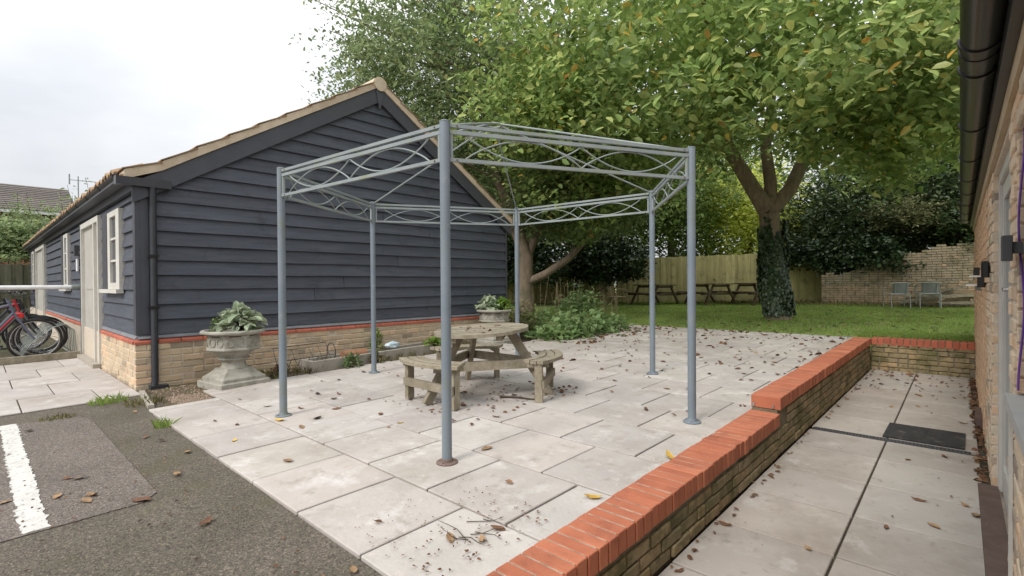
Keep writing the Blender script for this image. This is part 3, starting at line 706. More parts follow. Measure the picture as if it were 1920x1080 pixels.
# pantile ends along the eaves
pan = []
for i in range(13):
    t = i/12; pan.append((-.12+.24*t, .030*math.sin(2*math.pi*t-.6)))
v = []; f = []
for (dy, dz) in ((0, 0), (.30, .125)):
    for (x, z) in pan: v.append((x, dy, z+dz+.024))
    for (x, z) in pan: v.append((x, dy, z+dz))
for i in range(12): f += [(i, i+1, 27+i, 26+i), (13+i, 39+i, 40+i, 14+i), (i, 13+i, 14+i, i+1)]
f += [(0, 26, 39, 13), (12, 25, 51, 38)]
pme = mesh_from(v, f, 'eave_tile'); pme.materials.append(mt['tile'])
for i in range(64):
    inst('eave_tile', pme, roof, (BX-.34-.24*i, 1.075+random.gauss(0, .008), 2.365+random.gauss(0, .006)), (random.gauss(0, .02), random.gauss(0, .02), 0))
# the second course hides the open backs
roofb = MB().add([(FAR, 1.30, 2.47), (BX-.22, 1.30, 2.47), (BX-.22, 1.50, 2.56), (FAR, 1.50, 2.56), (FAR, 1.30, 2.42), (BX-.22, 1.30, 2.42), (BX-.22, 1.50, 2.5), (FAR, 1.50, 2.5)], [(0, 1, 2, 3), (4, 7, 6, 5), (0, 4, 5, 1), (1, 5, 6, 2), (2, 6, 7, 3), (3, 7, 4, 0)]).build('tile_course', 'tile', roof)
# gutter and downpipe
def half_round(x0, x1, y, z, r, name, m, parent, n=10, t=.004):
    o_ = [(y+r*math.cos(a), z-r*math.sin(a)) for a in np.linspace(0, math.pi, n)]
    i_ = [(y+(r-t)*math.cos(a), z-(r-t)*math.sin(a)) for a in np.linspace(math.pi, 0, n)]
    poly = o_+i_; N_ = len(poly); v = [(x0, a, b) for a, b in poly]+[(x1, a, b) for a, b in poly]
    f = [(i, (i+1) % N_, N_+(i+1) % N_, N_+i) for i in range(N_)]
    for i in range(n-1): f += [(i, i+1, N_-2-i, N_-1-i), (N_+i, N_-1-i+N_, N_-2-i+N_, N_+i+1)]
    return MB().add(v, f).build(name, m, parent, smooth=True)
gut = half_round(FAR-.1, BX+.06, 1.115, 2.33, .062, 'gutter', 'greyplastic', barn)
for i in range(16): half_round(BX-.10-.98*i-.018, BX-.10-.98*i+.018, 1.115, 2.333, .070, 'gutter_bracket', 'blackplastic', gut)
MB().box(BX-.02, BX+.10, 1.05, 1.56, 2.205, 2.295).build('gutter_return', 'greyplastic', gut)
dp = MB().tube([(BX+.062, 1.385, 2.21), (BX+.062, 1.385, .02), (BX+.075, 1.37, gz(BX, 1.38)-.01)], .036, 12).build('downpipe', 'greyplastic', barn, smooth=True)
for z in (1.42, .84): MB().box(BX+.015, BX+.104, 1.34, 1.43, z, z+.03).build('pipe_clip', 'blackplastic', dp)
MB().box(BX+.01, BX+.13, 1.33, 1.50, gz(BX, 1.4)-.02, gz(BX, 1.4)+.02).build('pipe_shoe', 'greyplastic', dp)
# brick plinth
MB().box(FAR+.05, BX+.02, BY0-.02, BY1, -.2, .44).build('plinth_core', 'mortar', barn)
pl = MB().box(BX+.012, BX+.022, BY0, BY1, -.15, .44).build('plinth', 'mortar', barn)
for r in range(8):
    z = .44-.0755*(r+1)
    y = BY0-.028+(0.0 if r % 2 else -.11)
    while y < BY1:
        L_ = .215 if (r+int(y*7)) % 4 else .105
        a, b = max(y, BY0-.030), min(y+L_, BY1)
        if b-a > .03: inst('brick', cbox(.05, round(b-a, 2), .065, 'stock', .006), pl, (BX+.004+random.gauss(0, .003), (a+b)/2, z+.0375), (0, random.gauss(0, .02), random.gauss(0, .008)))
        y += L_+.011
for r in range(7):
    z = .44-.0755*(r+1); x = BX-.03-(.0 if r % 2 else .11)
    while x > -9.06:
        L_ = .215; a, b = max(x-L_, -9.05), x
        if b-a > .03: inst('brick', cbox(round(b-a, 2), .05, .065, 'stock', .006), pl, ((a+b)/2, BY0-.004+random.gauss(0, .003), z+.0375), (random.gauss(0, .02), 0, 0))
        x -= L_+.011
# splayed red plinth bricks and lead flashing
sp = [(0, 0), (.046, 0), (.046, .028), (.004, .062), (0, .062)]
def splay(n0, n1, horiz, st=.225):
    m_ = int((n1-n0)/st)
    for i in range(m_):
        a, b = n0+st*i, n0+st*(i+1)-.008
        if horiz == 'y': MB().prism([(BX-.008+p, .442+z) for p, z in sp], 'y', a, b).build('plinth_brick', 'plinthred', barn)
        else: MB().prism([(BY0+.008-p, .442+z) for p, z in sp], 'x', a, b).build('plinth_brick', 'plinthred', barn)
splay(BY0-.034, BY1-.02, 'y'); splay(-9.05, BX+.03, 'x', .112); splay(-12.9, -10.78, 'x', .225); splay(-17.0, -12.9, 'x', .225)
MB().prism([(BX-.02, .56), (BX+.028, .507), (BX+.028, .500), (BX-.02, .50)], 'y', BY0+.0, BY1).build('flashing', 'lead', barn)
MB().prism([(BY0+.02, .56), (BY0-.028, .507), (BY0-.028, .50), (BY0+.02, .50)], 'x', -9.05, BX).build('flashing', 'lead', barn)
MB().prism([(BY0+.02, .56), (BY0-.028, .507), (BY0-.028, .50), (BY0+.02, .50)], 'x', -17.0, -10.78).build('flashing', 'lead', barn)
# windows and doors
for (kind, a, b, c, d) in OPEN:
    yf = BY0+.012
    if kind == 'window':
        r_ = a+.32
        wn = MB().box(a, r_-.002, BY0-.045, BY0+.03, c, d).build('window', 'trim', barn); wn['label'] = 'casement window with a dark board for its left reveal'  # dark board added in place of the recessed black left reveal
        fr = MB()
        for (x0, x1, z0, z1) in ((r_, r_+.17, c, d), (b-.20, b, c, d), (r_+.17, b-.20, c, c+.08), (r_+.17, b-.20, d-.07, d)): fr.box(x0, x1, yf-.05, yf+.015, z0, z1)
        fr.build('frame', 'whitepaint', wn)
        for j in range(1, 3): MB().box(r_+.171, b-.201, yf-.042, yf+.007, c+.08+(d-c-.15)*j/3-.013, c+.08+(d-c-.15)*j/3+.013).build('glazing_bar', 'whitepaint', wn)
        MB().box(r_+.165, b-.195, yf-.020, yf-.014, c+.075, d-.065).build('pane', 'glass', wn)
        MB().box(a-.10, b+.03, BY0-.075, BY0+.0, c-.05, c-.002).build('sill', 'whitepaint', wn)
    else:
        dn = MB().box(a+.07, b-.45, yf-.012, yf+.01, c+.02, d-.08).build('door', 'door', barn)
        MB().box(b-.38, b-.07, yf-.012, yf+.01, c+.02, d-.08).build('side_panel', 'door', dn)
        fr = MB()
        for (x0, x1, z0, z1) in ((a, a+.069, c, d), (b-.069, b, c, d), (b-.449, b-.381, c, d-.08), (a+.07, b-.07, d-.079, d)): fr.box(x0, x1, BY0-.045, yf+.012, z0, z1)
        fr.build('frame', 'whitepaint', dn)
        MB().box(a-.03, a-.001, BY0-.05, BY0+.02, c, d+.02).build('jamb_trim', 'trim', dn)
        for zz0, zz1 in ((.18, .88), (1.05, 1.88)):
            MB().box(a+.22, b-.60, yf-.020, yf-.013, zz0, zz1).build('door_panel', 'door', dn)
        MB().box(b-.56, b-.49, yf-.028, yf-.013, .88, 1.06).build('lock_plate', 'darkmetal', dn)
        MB().box(a-.02, b+.02, BY0-.12, BY0+.03, -.06, .0).build('door_step', 'concrete', dn)
        MB().box(b-.30, b-.18, yf-.018, yf-.013, 1.58, 1.62).build('name_plate', 'galv', dn)
# box and notice beside the door
tag(MB().box(-11.36, -11.22, BY0-.07, BY0-.012, 1.62, 1.80).build('wall_lamp', 'darkmetal'), 'small dark bulkhead lamp on the barn wall left of the door', 'lamp')
tag(MB().box(-11.45, -11.28, BY0-.03, BY0-.012, 1.36, 1.57).build('notice', 'white'), 'white notice sheet pinned on the boards below the bulkhead lamp', 'notice')

# ================================================================== GAZEBO
HC = Vector((-3.57, 3.599, 0))
PO = [(-4.378, 1.807), (-2.422, 2.004), (-1.614, 3.796), (-2.762, 5.391), (-4.717, 5.195), (-5.526, 3.403)]
GH = 2.132
gaz = empty('gazebo', (-3.57, 3.599, gz(-3.57, 3.6)), 'hexagonal blue grey metal gazebo frame without a cover on the patio', 'gazebo')
for i, (x, y) in enumerate(PO):
    z = gz(x, y)
    po = MB().tube([(x, y, z+.008), (x, y, z+GH)], .0315, 18).build('post', 'steel', gaz, smooth=True)
    MB().lathe([(.068, .001), (.068, .008), (.064, .011), (.040, .013), (.036, .030), (.032, .031)], (x, y, z), 24).build('base_plate', 'rust' if i == 1 else 'steel', po, smooth=True)
    for da in (.8, 2.9, 5.0): MB().lathe([(.006, .010), (.006, .018)], (x+.052*math.cos(da), y+.052*math.sin(da), z), 6).build('bolt', 'rust', po)
    MB().lathe([(.033, 0), (.033, .006), (.026, .010)], (x, y, z+GH-.003), 18).build('cap', 'steel', po, smooth=True)
    nx_, ny_ = PO[(i+1) % 6]; p = Vector((x, y, z+GH)); q = Vector((nx_, ny_, gz(nx_, ny_)+GH))
    d = (q-p).normalized(); p0, q0 = p+d*.032, q-d*.032
    for dz, w_, h_, nm in ((-.022, .022, .022, 'top_rail'), (-.062, .022, .024, 'frieze_rail'), (-.235, .022, .022, 'lower_rail')):
        MB().beam(p0+Vector((0, 0, dz)), q0+Vector((0, 0, dz)), w_, h_).build(nm, 'steelrail', gaz)
    for e, sg in ((p0, 1), (q0, -1)):
        MB().beam(e+d*sg*.012+Vector((0, 0, -.065)), e+d*sg*.012+Vector((0, 0, -.24)), .016, .016, d).build('upright', 'steelrail', gaz)
    for e, sg in ((p0, 1), (q0, -1)):
        for dz in (-.022, -.235):
            bp_ = e+d*sg*.045+Vector((0, 0, dz)); nn = d.cross(Vector((0, 0, 1)))
            MB().tube([bp_-nn*.017, bp_+nn*.017], .0055, 6).build('bolt', 'rust', gaz)
    Ls = (q0-p0).length; zt, zl = -.074, -.224
    for half in (0, 1):
        s0, s1 = (.055*Ls, .50*Ls) if half == 0 else (.50*Ls, .945*Ls)
        for sg in (1, -1):
            pts = []
            for t in np.linspace(0, 1, 22):
                a = math.sin(math.pi*t)**.85*.146
                zz = zl+a if sg > 0 else zt-a
                pts.append(p0+d*(s0+(s1-s0)*t)+Vector((0, 0, zz)))
            MB().tube(pts, .0055, 6).build('scroll_bar', 'steelrail', gaz, smooth=True)
    # roof rod to the crown ring
    c0 = Vector((-3.57, 3.599, 2.70)); dd = (Vector((x, y, 0))-HC).normalized()
    MB().tube([Vector((x, y, z+GH-.012))-dd*.03, c0+dd*.075], .009, 8).build('roof_rod', 'steelrail', gaz, smooth=True)
MB().ring((-3.57, 3.599, 2.70), .075, .011, 'z', 24, 8).build('crown_ring', 'steelrail', gaz, smooth=True)

# ================================================================== ROUND PICNIC TABLE
TC = Vector((-3.67, 3.50, 0)); TC.z = gz(TC.x, TC.y)
pt = empty('round_picnic_table', TC, 'weathered round wooden picnic table with three curved benches under the gazebo', 'picnic table')
def W(x, y, z): return (TC.x+x, TC.y+y, TC.z+z)
TR, TZ = .475, .645
ta = R(38)                       # plank direction
tilt = Matrix.Rotation(R(2.2), 3, 'X') @ Matrix.Rotation(R(0), 3, 'Y')
tax = Vector((math.cos(TH), math.sin(TH), 0)); fwd = Vector((-math.sin(TH), math.cos(TH), 0))
def tz(x, y): return TZ+.055*(x*tax.x+y*tax.y)+.028*(x*fwd.x+y*fwd.y)       # the top has sagged out of level
u_, v_ = Vector((math.cos(ta), math.sin(ta), 0)), Vector((-math.sin(ta), math.cos(ta), 0))
edges = np.linspace(-TR, TR, 7)
for i in range(6):
    a, b = edges[i]+.0055, edges[i+1]-.0055
    poly = []
    for t in np.linspace(a, b, 7):
        h = math.sqrt(max(TR*TR-t*t, 1e-5)); poly.append((h, t))
    for t in np.linspace(b, a, 7):
        h = math.sqrt(max(TR*TR-t*t, 1e-5)); poly.append((-h, t))
    pts = [(u_*p+v_*t) for p, t in poly]; n = len(pts); dzp = random.gauss(0, .0025)
    v = [W(p.x, p.y, tz(p.x, p.y)+dzp) for p in pts]+[W(p.x, p.y, tz(p.x, p.y)+dzp-.032) for p in pts]
    MB().add(v, [tuple(range(n)), tuple(range(2*n-1, n-1, -1))]+[(i_, n+i_, n+(i_+1) % n, (i_+1) % n) for i_ in range(n)]).build('table_plank', 'teak', pt)
for s in (-.22, .22):
    p, q = u_*s-v_*.37, u_*s+v_*.37
    MB().beam(W(p.x, p.y, tz(p.x, p.y)-.058), W(q.x, q.y, tz(q.x, q.y)-.058), .06, .05).build('batten', 'teak', pt)
for k in range(3):
    an = R(-90+120*k); n_v = Vector((math.cos(an), math.sin(an), 0)); t_v = Vector((-math.sin(an), math.cos(an), 0))
    # slanted leg
    p = n_v*.30; q = n_v*.70
    MB().beam(W(p.x, p.y, tz(p.x, p.y)-.04), W(q.x, q.y, .0), .085, .045, n_v.cross(Vector((0, 0, 1)))).build('table_leg', 'teak', pt)
    # tie beam from this leg to the next bench
    n2 = Vector((math.cos(an+R(120)), math.sin(an+R(120)), 0)); t2 = Vector((-math.sin(an+R(120)), math.cos(an+R(120)), 0))
    p = n_v*.60-t_v*.0; q = n2*.60
    MB().beam(W(p.x, p.y, .315), W(q.x, q.y, .315), .035, .085).build('tie_beam', 'teak', pt)
    # curved bench of three planks
    for (r0, r1) in ((.580, .652), (.664, .736), (.748, .82)):
        poly = []; ha = .55
        for t in np.linspace(-ha, ha, 9): poly.append(n_v*(r1*math.cos(t))+t_v*(r1*math.sin(t)))
        for t in np.linspace(ha, -ha, 9): poly.append(n_v*(r0*math.cos(t))+t_v*(r0*math.sin(t)))
        dzp = random.gauss(0, .003); n = len(poly)
        v = [W(p_.x, p_.y, .392+dzp) for p_ in poly]+[W(p_.x, p_.y, .362+dzp) for p_ in poly]
        MB().add(v, [tuple(range(n)), tuple(range(2*n-1, n-1, -1))]+[(i_, n+i_, n+(i_+1) % n, (i_+1) % n) for i_ in range(n)]).build('bench_plank', 'teak', pt)
    for s in (-.335, .335):
        p = n_v*.645+t_v*s
        MB().beam(W(p.x, p.y, .0), W(p.x, p.y, .361), .072, .05, t_v).build('bench_leg', 'teak', pt)
        a_, b_ = n_v*.53+t_v*s*.90, n_v*.73+t_v*s*.90
        MB().beam(W(a_.x, a_.y, .343), W(b_.x, b_.y, .343), .045, .034).build('bench_bearer', 'teak', pt)
    p, q = n_v*.685-t_v*.36, n_v*.685+t_v*.36
    MB().beam(W(p.x, p.y, .17), W(q.x, q.y, .17), .03, .075).build('bench_rail', 'teak', pt)

# ================================================================== URNS
def urn(x, y, sc, rz, label, zoff=0):
    z = gz(x, y)-.02+zoff
    o = empty('stone_urn', (x, y, z), label, 'urn', 'stone urns by the barn wall', rz, local=True); o.scale = (sc, sc, sc)
    b = MB().bbox(0, 0, 0, .62, .62, .085, .012); b.bbox(0, 0, .084, .54, .54, .05, .012); b.build('base', 'stone', o)
    MB().add(*_frustum(.50, .30, .133, .235)).build('foot', 'stone', o)
    MB().lathe([(.165, .233), (.15, .25), (.135, .28), (.135, .31), (.16, .335), (.185, .35), (.185, .362), (.165, .372), (.17, .39), (.22, .43), (.245, .445), (.245, .452)], n=28).build('stem', 'stone', o, smooth=True)
    bowl = MB().lathe([(.24, .451), (.30, .458), (.325, .475), (.325, .49), (.305, .50), (.305, .635), (.315, .645), (.315, .655), (.30, .655)], n=8).build('bowl', 'stone', o)
    MB().lathe([(.30, .656), (.345, .667), (.37, .682), (.372, .700), (.36, .714), (.325, .716), (.310, .700), (.300, .66)], n=32).build('rim', 'stone', o, smooth=True)
    for k in range(8):
        a = 2*math.pi*(k+.5)/8; rr = .305*math.cos(math.pi/8)+.004
        n_v = Vector((math.cos(a), math.sin(a), 0)); t_v = Vector((-n_v.y, n_v.x, 0))
        for s in (-.055, .055):
            c = n_v*rr+t_v*s+Vector((0, 0, .57)); pts = []
            for q in range(13):
                an = 2*math.pi*q/12; pts.append(c+t_v*.042*math.cos(an)+Vector((0, 0, .048*math.sin(an))))
            MB().tube(pts, .007, 5, False).build('carved_ring', 'stone', bowl)
    MB().lathe([(.30, .64), (.30, .665), (.12, .675)], n=24).build('soil', 'soil', o)
    return o
def _frustum(a, b, z0, z1):
    v = [(sx*a/2, sy*a/2, z0) for sx, sy in ((-1, -1), (1, -1), (1, 1), (-1, 1))]+[(sx*(a+b)*.24, sy*(a+b)*.24, z0+(z1-z0)*.5) for sx, sy in ((-1, -1), (1, -1), (1, 1), (-1, 1))]+[(sx*b/2, sy*b/2, z1) for sx, sy in ((-1, -1), (1, -1), (1, 1), (-1, 1))]
    f = [(3, 2, 1, 0), (8, 9, 10, 11)]
    for k in (0, 4): f += [(k+i, k+(i+1) % 4, k+4+(i+1) % 4, k+4+i) for i in range(4)]
    return v, f
urn(-6.26, 2.03, .90, R(8), 'carved stone urn on a square base near the barn downpipe')
urn(-6.36, 6.38, .86, R(-4), 'carved stone urn at the far end of the barn wall')
def rosette(x, y, z, rad, hgt, n, size, m, seed, label, name='sage_plant', aspect=.36, cat='plant'):
    g = np.random.default_rng(seed); C = []; A = []; st = MB()
    for i in range(n):
        a = g.uniform(0, 2*np.pi); e = g.uniform(.05, 1.0)
        d = np.array([math.cos(a)*math.cos(e*1.45), math.sin(a)*math.cos(e*1.45), math.sin(e*1.45)])
        r = g.uniform(.55, 1.0)
        p = np.array([x, y, z])+d*np.array([rad, rad, hgt])*r
        C.append(p); dd = d*np.array([1, 1, .45])+np.array([0, 0, -.25])+g.normal(0, .35, 3); A.append(dd)
        if i % 5 == 0: st.tube([(x+g.normal(0, .02), y+g.normal(0, .02), z-.02), tuple((np.array([x, y, z])+p)/2+np.array([0, 0, .02])), tuple(p)], .004, 4)
    root = empty(name, (x, y, z-.02), label, cat)
    leaf_obj('foliage', C, size, m, root, aspect=aspect, seed=seed, axis=A, fold=.5); st.build('stems', 'twig', root); return root
rosette(-6.21, 2.09, gz(-6.2, 2.1)+.60, .27, .30, 210, .125, 'sage', 31, 'silvery green sage plant in the stone urn by the downpipe', aspect=.46)
rosette(-6.40, 1.90, gz(-6.2, 2.1)+.60, .10, .16, 90, .035, 'fresh', 32, 'small wispy green plant at the edge of the stone urn', 'small_plant')
rosette(-6.40, 6.28, gz(-6.36, 6.3)+.57, .23, .28, 150, .11, 'sage', 33, 'grey green leafy plant in the far stone urn', aspect=.46)
rosette(-6.30, 6.52, gz(-6.36, 6.3)+.57, .20, .24, 200, .09, 'fresh', 34, 'bright green bushy plant in the far stone urn', 'small_plant')

# trough and clutter along the plinth
tr = empty('stone_trough', (-6.35, 4.0, gz(-6.35, 4)-.02), 'long low concrete trough lying along the barn plinth', 'trough')
def obeam(p, q, w_, h_, name, m, parent): return MB().beam(p, q, w_, h_).build(name, m, parent)
ta_, tb_ = Vector((-6.26, 2.93, gz(-6.2, 3)+.05)), Vector((-6.40, 5.35, gz(-6.2, 5)+.05))
obeam(ta_, tb_, .07, .15, 'side', 'concrete', tr); o2 = Vector((-.30, 0, 0))
obeam(ta_+o2, tb_+o2, .07, .15, 'side', 'concrete', tr); obeam(ta_+Vector((-.04, .04, 0)), ta_+o2+Vector((.04, .04, 0)), .07, .148, 'end', 'concrete', tr); obeam(tb_+Vector((-.04, -.04, 0)), tb_+o2+Vector((.04, -.04, 0)), .07, .148, 'end', 'concrete', tr)
obeam(ta_+o2*.5+Vector((0, .08, -.02)), tb_+o2*.5+Vector((0, -.08, -.02)), .20, .10, 'soil', 'soil', tr)
# wire basket
wb = empty('wire_basket', (-6.55, 2.95, gz(-6.5, 3)), 'rusty black wire hanging basket fallen beside the trough', 'basket')
for i in range(7):
    t = i/6; yy = 2.62+.72*t; MB().tube([(-6.66, yy, gz(-6.6, yy)+.30-.05*math.sin(t*3)), (-6.56, yy+.01, gz(-6.6, yy)+.12), (-6.46, yy, gz(-6.6, yy)+.06), (-6.36, yy-.01, gz(-6.6, yy)+.17)], .004, 5).build('wire', 'blackpaint', wb)
MB().tube([(-6.66, 2.62, gz(-6.6, 2.6)+.30), (-6.66, 3.34, gz(-6.6, 3.3)+.31)], .006, 6).build('rim_wire', 'blackpaint', wb)
MB().tube([(-6.36, 2.62, gz(-6.6, 2.6)+.17), (-6.36, 3.34, gz(-6.6, 3.3)+.17)], .006, 6).build('rim_wire', 'blackpaint', wb)
MB().ring((-6.50, 3.34, gz(-6.5, 3.34)+.19), .12, .006, 'y', 18, 5).build('end_hoop', 'blackpaint', wb)
cl = crown_pts((-6.52, 2.66, gz(-6.5, 2.7)+.05), (.1, .08, .06), 40, 3, .02, 77)[1]
tag(leaf_obj('coir_liner', cl, .06, 'dead', None, aspect=.3, seed=4), 'shaggy brown coir liner spilling from the wire basket', 'liner', kind='stuff')
tag(MB().tube([(-6.50, 3.50, gz(-6.5, 3.5)+.11), (-6.48, 3.86, gz(-6.5, 3.9)+.11)], .065, 14).build('terracotta_pot', 'terracotta', smooth=True), 'orange terracotta pot lying on its side in the trough', 'pot')
gb = np.random.default_rng(8); bmv = []
bm = bmesh.new(); bmesh.ops.create_icosphere(bm, subdivisions=2, radius=1)
for v in bm.verts:
    n = v.co.copy(); k = 1+.18*math.sin(n.x*7+1)*math.cos(n.y*6)+gb.normal(0, .06); v.co = Vector((n.x*.07*k, n.y*.13*k, n.z*.055*k))
me = bpy.data.meshes.new('plastic_bag'); bm.to_mesh(me); bm.free(); me.materials.append(mt['bluebag'])
o = bpy.data.objects.new('plastic_bag', me); link(o, None, (-6.50, 4.33, gz(-6.5, 4.3)+.17)); tag(o, 'crumpled pale blue plastic bag lying on the trough', 'bag')
rosette(-6.16, 3.45, gz(-6.2, 3.4)-.02, .17, .22, 190, .05, 'comfrey', 35, 'small blue green weed growing in front of the trough', 'weed_plant', .4)
rosette(-6.17, 3.82, gz(-6.2, 3.8)-.02, .12, .20, 80, .08, 'dryweed', 36, 'wilting yellowish weed by the gazebo post', 'weed_plant', .3)
rosette(-6.66, 4.15, gz(-6.6, 4.1)+.07, .13, .38, 140, .055, 'fresh', 37, 'upright green weed growing against the plinth bricks', 'weed_plant', .4)
rosette(-6.35, 5.0, gz(-6.4, 5.)+.10, .20, .14, 200, .05, 'fresh', 38, 'low green clump growing in the trough behind the table', 'weed_plant', .5)
cl = crown_pts((-6.38, 5.25, gz(-6.4, 5.2)+.12), (.2, .3, .04), 80, 4, .04, 79)[1]
tag(leaf_obj('leaf_heap', cl, .06, 'dead', None, aspect=.6, seed=5), 'heap of brown fallen leaves filling the end of the trough', 'leaves', kind='stuff')

# ================================================================== BRICK BUILDING ON THE RIGHT
ab = empty('brick_building', (.5, 5.5, -.33), 'long buff brick outbuilding beside the sunken path with black gutter', 'building')
YE = 10.30
D0, D1, DT = 3.12, 4.67, 1.80      # door opening
W0, W1, WS, WT = 1.0, 2.86, .64, 1.70   # window opening
def rbox(y0, y1, p0, p1, z0, z1, mb=None):
    mb = mb or MB()
    return mb.add([(xw(y)+p, y, z) for z in (z0, z1) for p, y in ((p0, y0), (p1, y0), (p1, y1), (p0, y1))], [(3, 2, 1, 0), (4, 5, 6, 7), (0, 1, 5, 4), (1, 2, 6, 5), (2, 3, 7, 6), (3, 0, 4, 7)])
core = MB()
for (a, b, z0, z1) in ((D1+.001, YE, -.6, 1.83), (W1+.001, D0-.001, -.6, 1.83), (-1.5, W0, -.6, 1.83), (W0+.001, W1, -.6, WS-.03), (W0+.001, W1, WT, 1.83), (D0, D1, DT, 1.83)):
    rbox(a, b, .006, .30, z0, z1, core)
aw = core.build('wall', 'mortar', ab)
rows = []
for r in range(32):
    z = -.36+.0685*r
    if z > 1.77: break
    y = YE-(.11 if r % 2 else 0)
    while y > .2:
        L_ = .215 if random.random() < .7 else .105
        a, b = y-L_, min(y, YE); zc = z+.03
        y -= L_+.011
        # clip at the openings
        for (o0, o1, oz0, oz1) in ((D0, D1, -.5, DT), (W0, W1, WS-.02, WT)):
            if oz0 < zc < oz1:
                if a < o1 and b > o1: a = o1
                elif a < o0 and b > o0: b = o0
                elif a >= o0 and b <= o1: a = b
        if b-a > .035: rows.append(((a+b)/2, z, b-a))
rows.sort(key=lambda t: t[0]+abs(t[1])*.01)
vis = [t for t in rows if t[0] > 1.9][:300]; rest = [t for t in rows if t not in vis]
rot_w = math.atan(.0161)
for (cy, z, L_) in vis:
    inst('brick', cbox(.05, round(L_, 2), .059, 'wallbrick', .006), aw, (xw(cy)+.022+random.gauss(0, .003), cy, z+.034), (0, random.gauss(0, .02), rot_w+random.gauss(0, .006)))
mbr = MB()
for (cy, z, L_) in rest:
    j = random.gauss(0, .003); rbox(cy-L_/2, cy+L_/2, -.003+j, .04, z+.0045, z+.0635, mbr)
mbr.build('brick', 'wallbrick', aw, kind='stuff')
# bricks of the window reveal (facing the camera)
for r in range(17):
    z = WS+.0685*r
    if z > WT-.06: break
    x = .0
    for L_ in ((.105, .09) if r % 2 else (.15, .045)):
        inst('brick', cbox(round(L_-.008, 3), .03, .059, 'wallbrick', .005), aw, (xw(W1)+x+L_/2+.002, W1-.004+random.gauss(0, .002), z+.034)); x += L_
# door frame, leaf, glazing
df = MB(); rbox(D1-.07, D1-.001, .028, .085, -.30, DT, df); rbox(D0+.001, D0+.07, .028, .085, -.30, DT, df); rbox(D0+.071, D1-.071, .028, .085, DT-.07, DT, df)
dfr = df.build('door_frame', 'greyframe', ab)
lf = MB(); rbox(D1-.17, D1-.075, .045, .075, -.28, DT-.08, lf); rbox(D0+.075, D0+.17, .045, .075, -.28, DT-.08, lf); rbox(D0+.171, D1-.171, .045, .075, -.28, -.10, lf); rbox(D0+.171, D1-.171, .045, .075, DT-.18, DT-.081, lf)
lfo = lf.build('door_leaf', 'greyframe', ab)
rbox(D0+.165, D1-.165, .056, .062, -.11, DT-.17).build('glass_pane', 'glass', lfo)
MB().tube([(xw(D0)+.05, D0+.125, 1.055), (xw(D0)-.012, D0+.125, 1.055), (xw(D0)-.012, D0+.235, 1.055)], .009, 8).build('handle', 'chrome', lfo, smooth=True)
MB().add([(xw(y)+p, y, z) for z in (-.33, -.285) for p, y in ((-.072, 2.2), (.03, 2.2), (.03, D1-.01), (-.072, D1-.01))], [(3, 2, 1, 0), (4, 5, 6, 7), (0, 1, 5, 4), (1, 2, 6, 5), (2, 3, 7, 6), (3, 0, 4, 7)]).build('threshold', 'brown', ab)
rbox(6.4, 6.98, -.052, .0, -.33, -.20).build('airbrick_box', 'brown', ab)
# window
wi = MB(); rbox(W0+.001, W1-.002, .10, .16, WS, WS+.08, wi); rbox(W1-.075, W1-.030, .10, .16, WS+.081, WT-.071, wi); rbox(W0+.001, W0+.07, .10, .16, WS+.081, WT-.071, wi); rbox(W0+.001, W1-.002, .10, .16, WT-.07, WT, wi)
wio = wi.build('window', 'greyframe', ab)
rbox(W0+.06, W1-.07, .125, .131, WS+.075, WT-.065).build('glass_pane', 'glass', wio)
rbox(W0-.03, W1+.015, -.030, .099, WS-.045, WS-.002).build('window_sill', 'sill', wio)
rbox(W1-.0, W1+.02, -.016, -.004, -.29, WS-.046).build('corner_strip', 'greyframe', ab)
# wall plate, fascia, soffit
rbox(-1.5, YE, -.018, .12, 1.832, 1.915).build('wall_plate', 'oak', ab)
rbox(-1.5, YE+.05, -.05, .30, 1.917, 2.05).build('fascia_board', 'blackpaint', ab)
rf = rbox(-1.5, YE+.08, -.10, 2.8, 2.07, 2.10); rfv = [(x, y, z+max(0, (x-xw(y)))*.55) for x, y, z in rf.v]; rf.v = rfv
rfo = rf.build('roof', 'tile', ab)
gv = MB(); n = 12
def hr_run(y0, y1, z, r, p, t=.004):
    pts = [(p+r*math.cos(a), z-r*math.sin(a)) for a in np.linspace(0, math.pi, n)]+[(p+(r-t)*math.cos(a), z-(r-t)*math.sin(a)) for a in np.linspace(math.pi, 0, n)]
    N_ = len(pts); v = [(xw(y0)+a, y0, b) for a, b in pts]+[(xw(y1)+a, y1, b) for a, b in pts]
    f = [(i, (i+1) % N_, N_+(i+1) % N_, N_+i) for i in range(N_)]
    for i in range(n-1): f += [(i, i+1, N_-2-i, N_-1-i), (N_+i, N_-1-i+N_, N_-2-i+N_, N_+i+1)]
    return MB().add(v, f)
gu = hr_run(-1.5, YE+.06, 2.03, .062, -.105).build('gutter', 'blackplastic', ab, smooth=True)
for y in (2.62, 2.95, 4.0, 5.0, 6.0, 6.9, 7.9, 8.9, 9.8): hr_run(y-.02, y+.02, 2.033, .071, -.105, .008).build('gutter_clip', 'blackplastic', gu, smooth=True)
hr_run(2.72, 2.84, 2.032, .067, -.105, .006).build('gutter_union', 'blackplastic', gu, smooth=True)
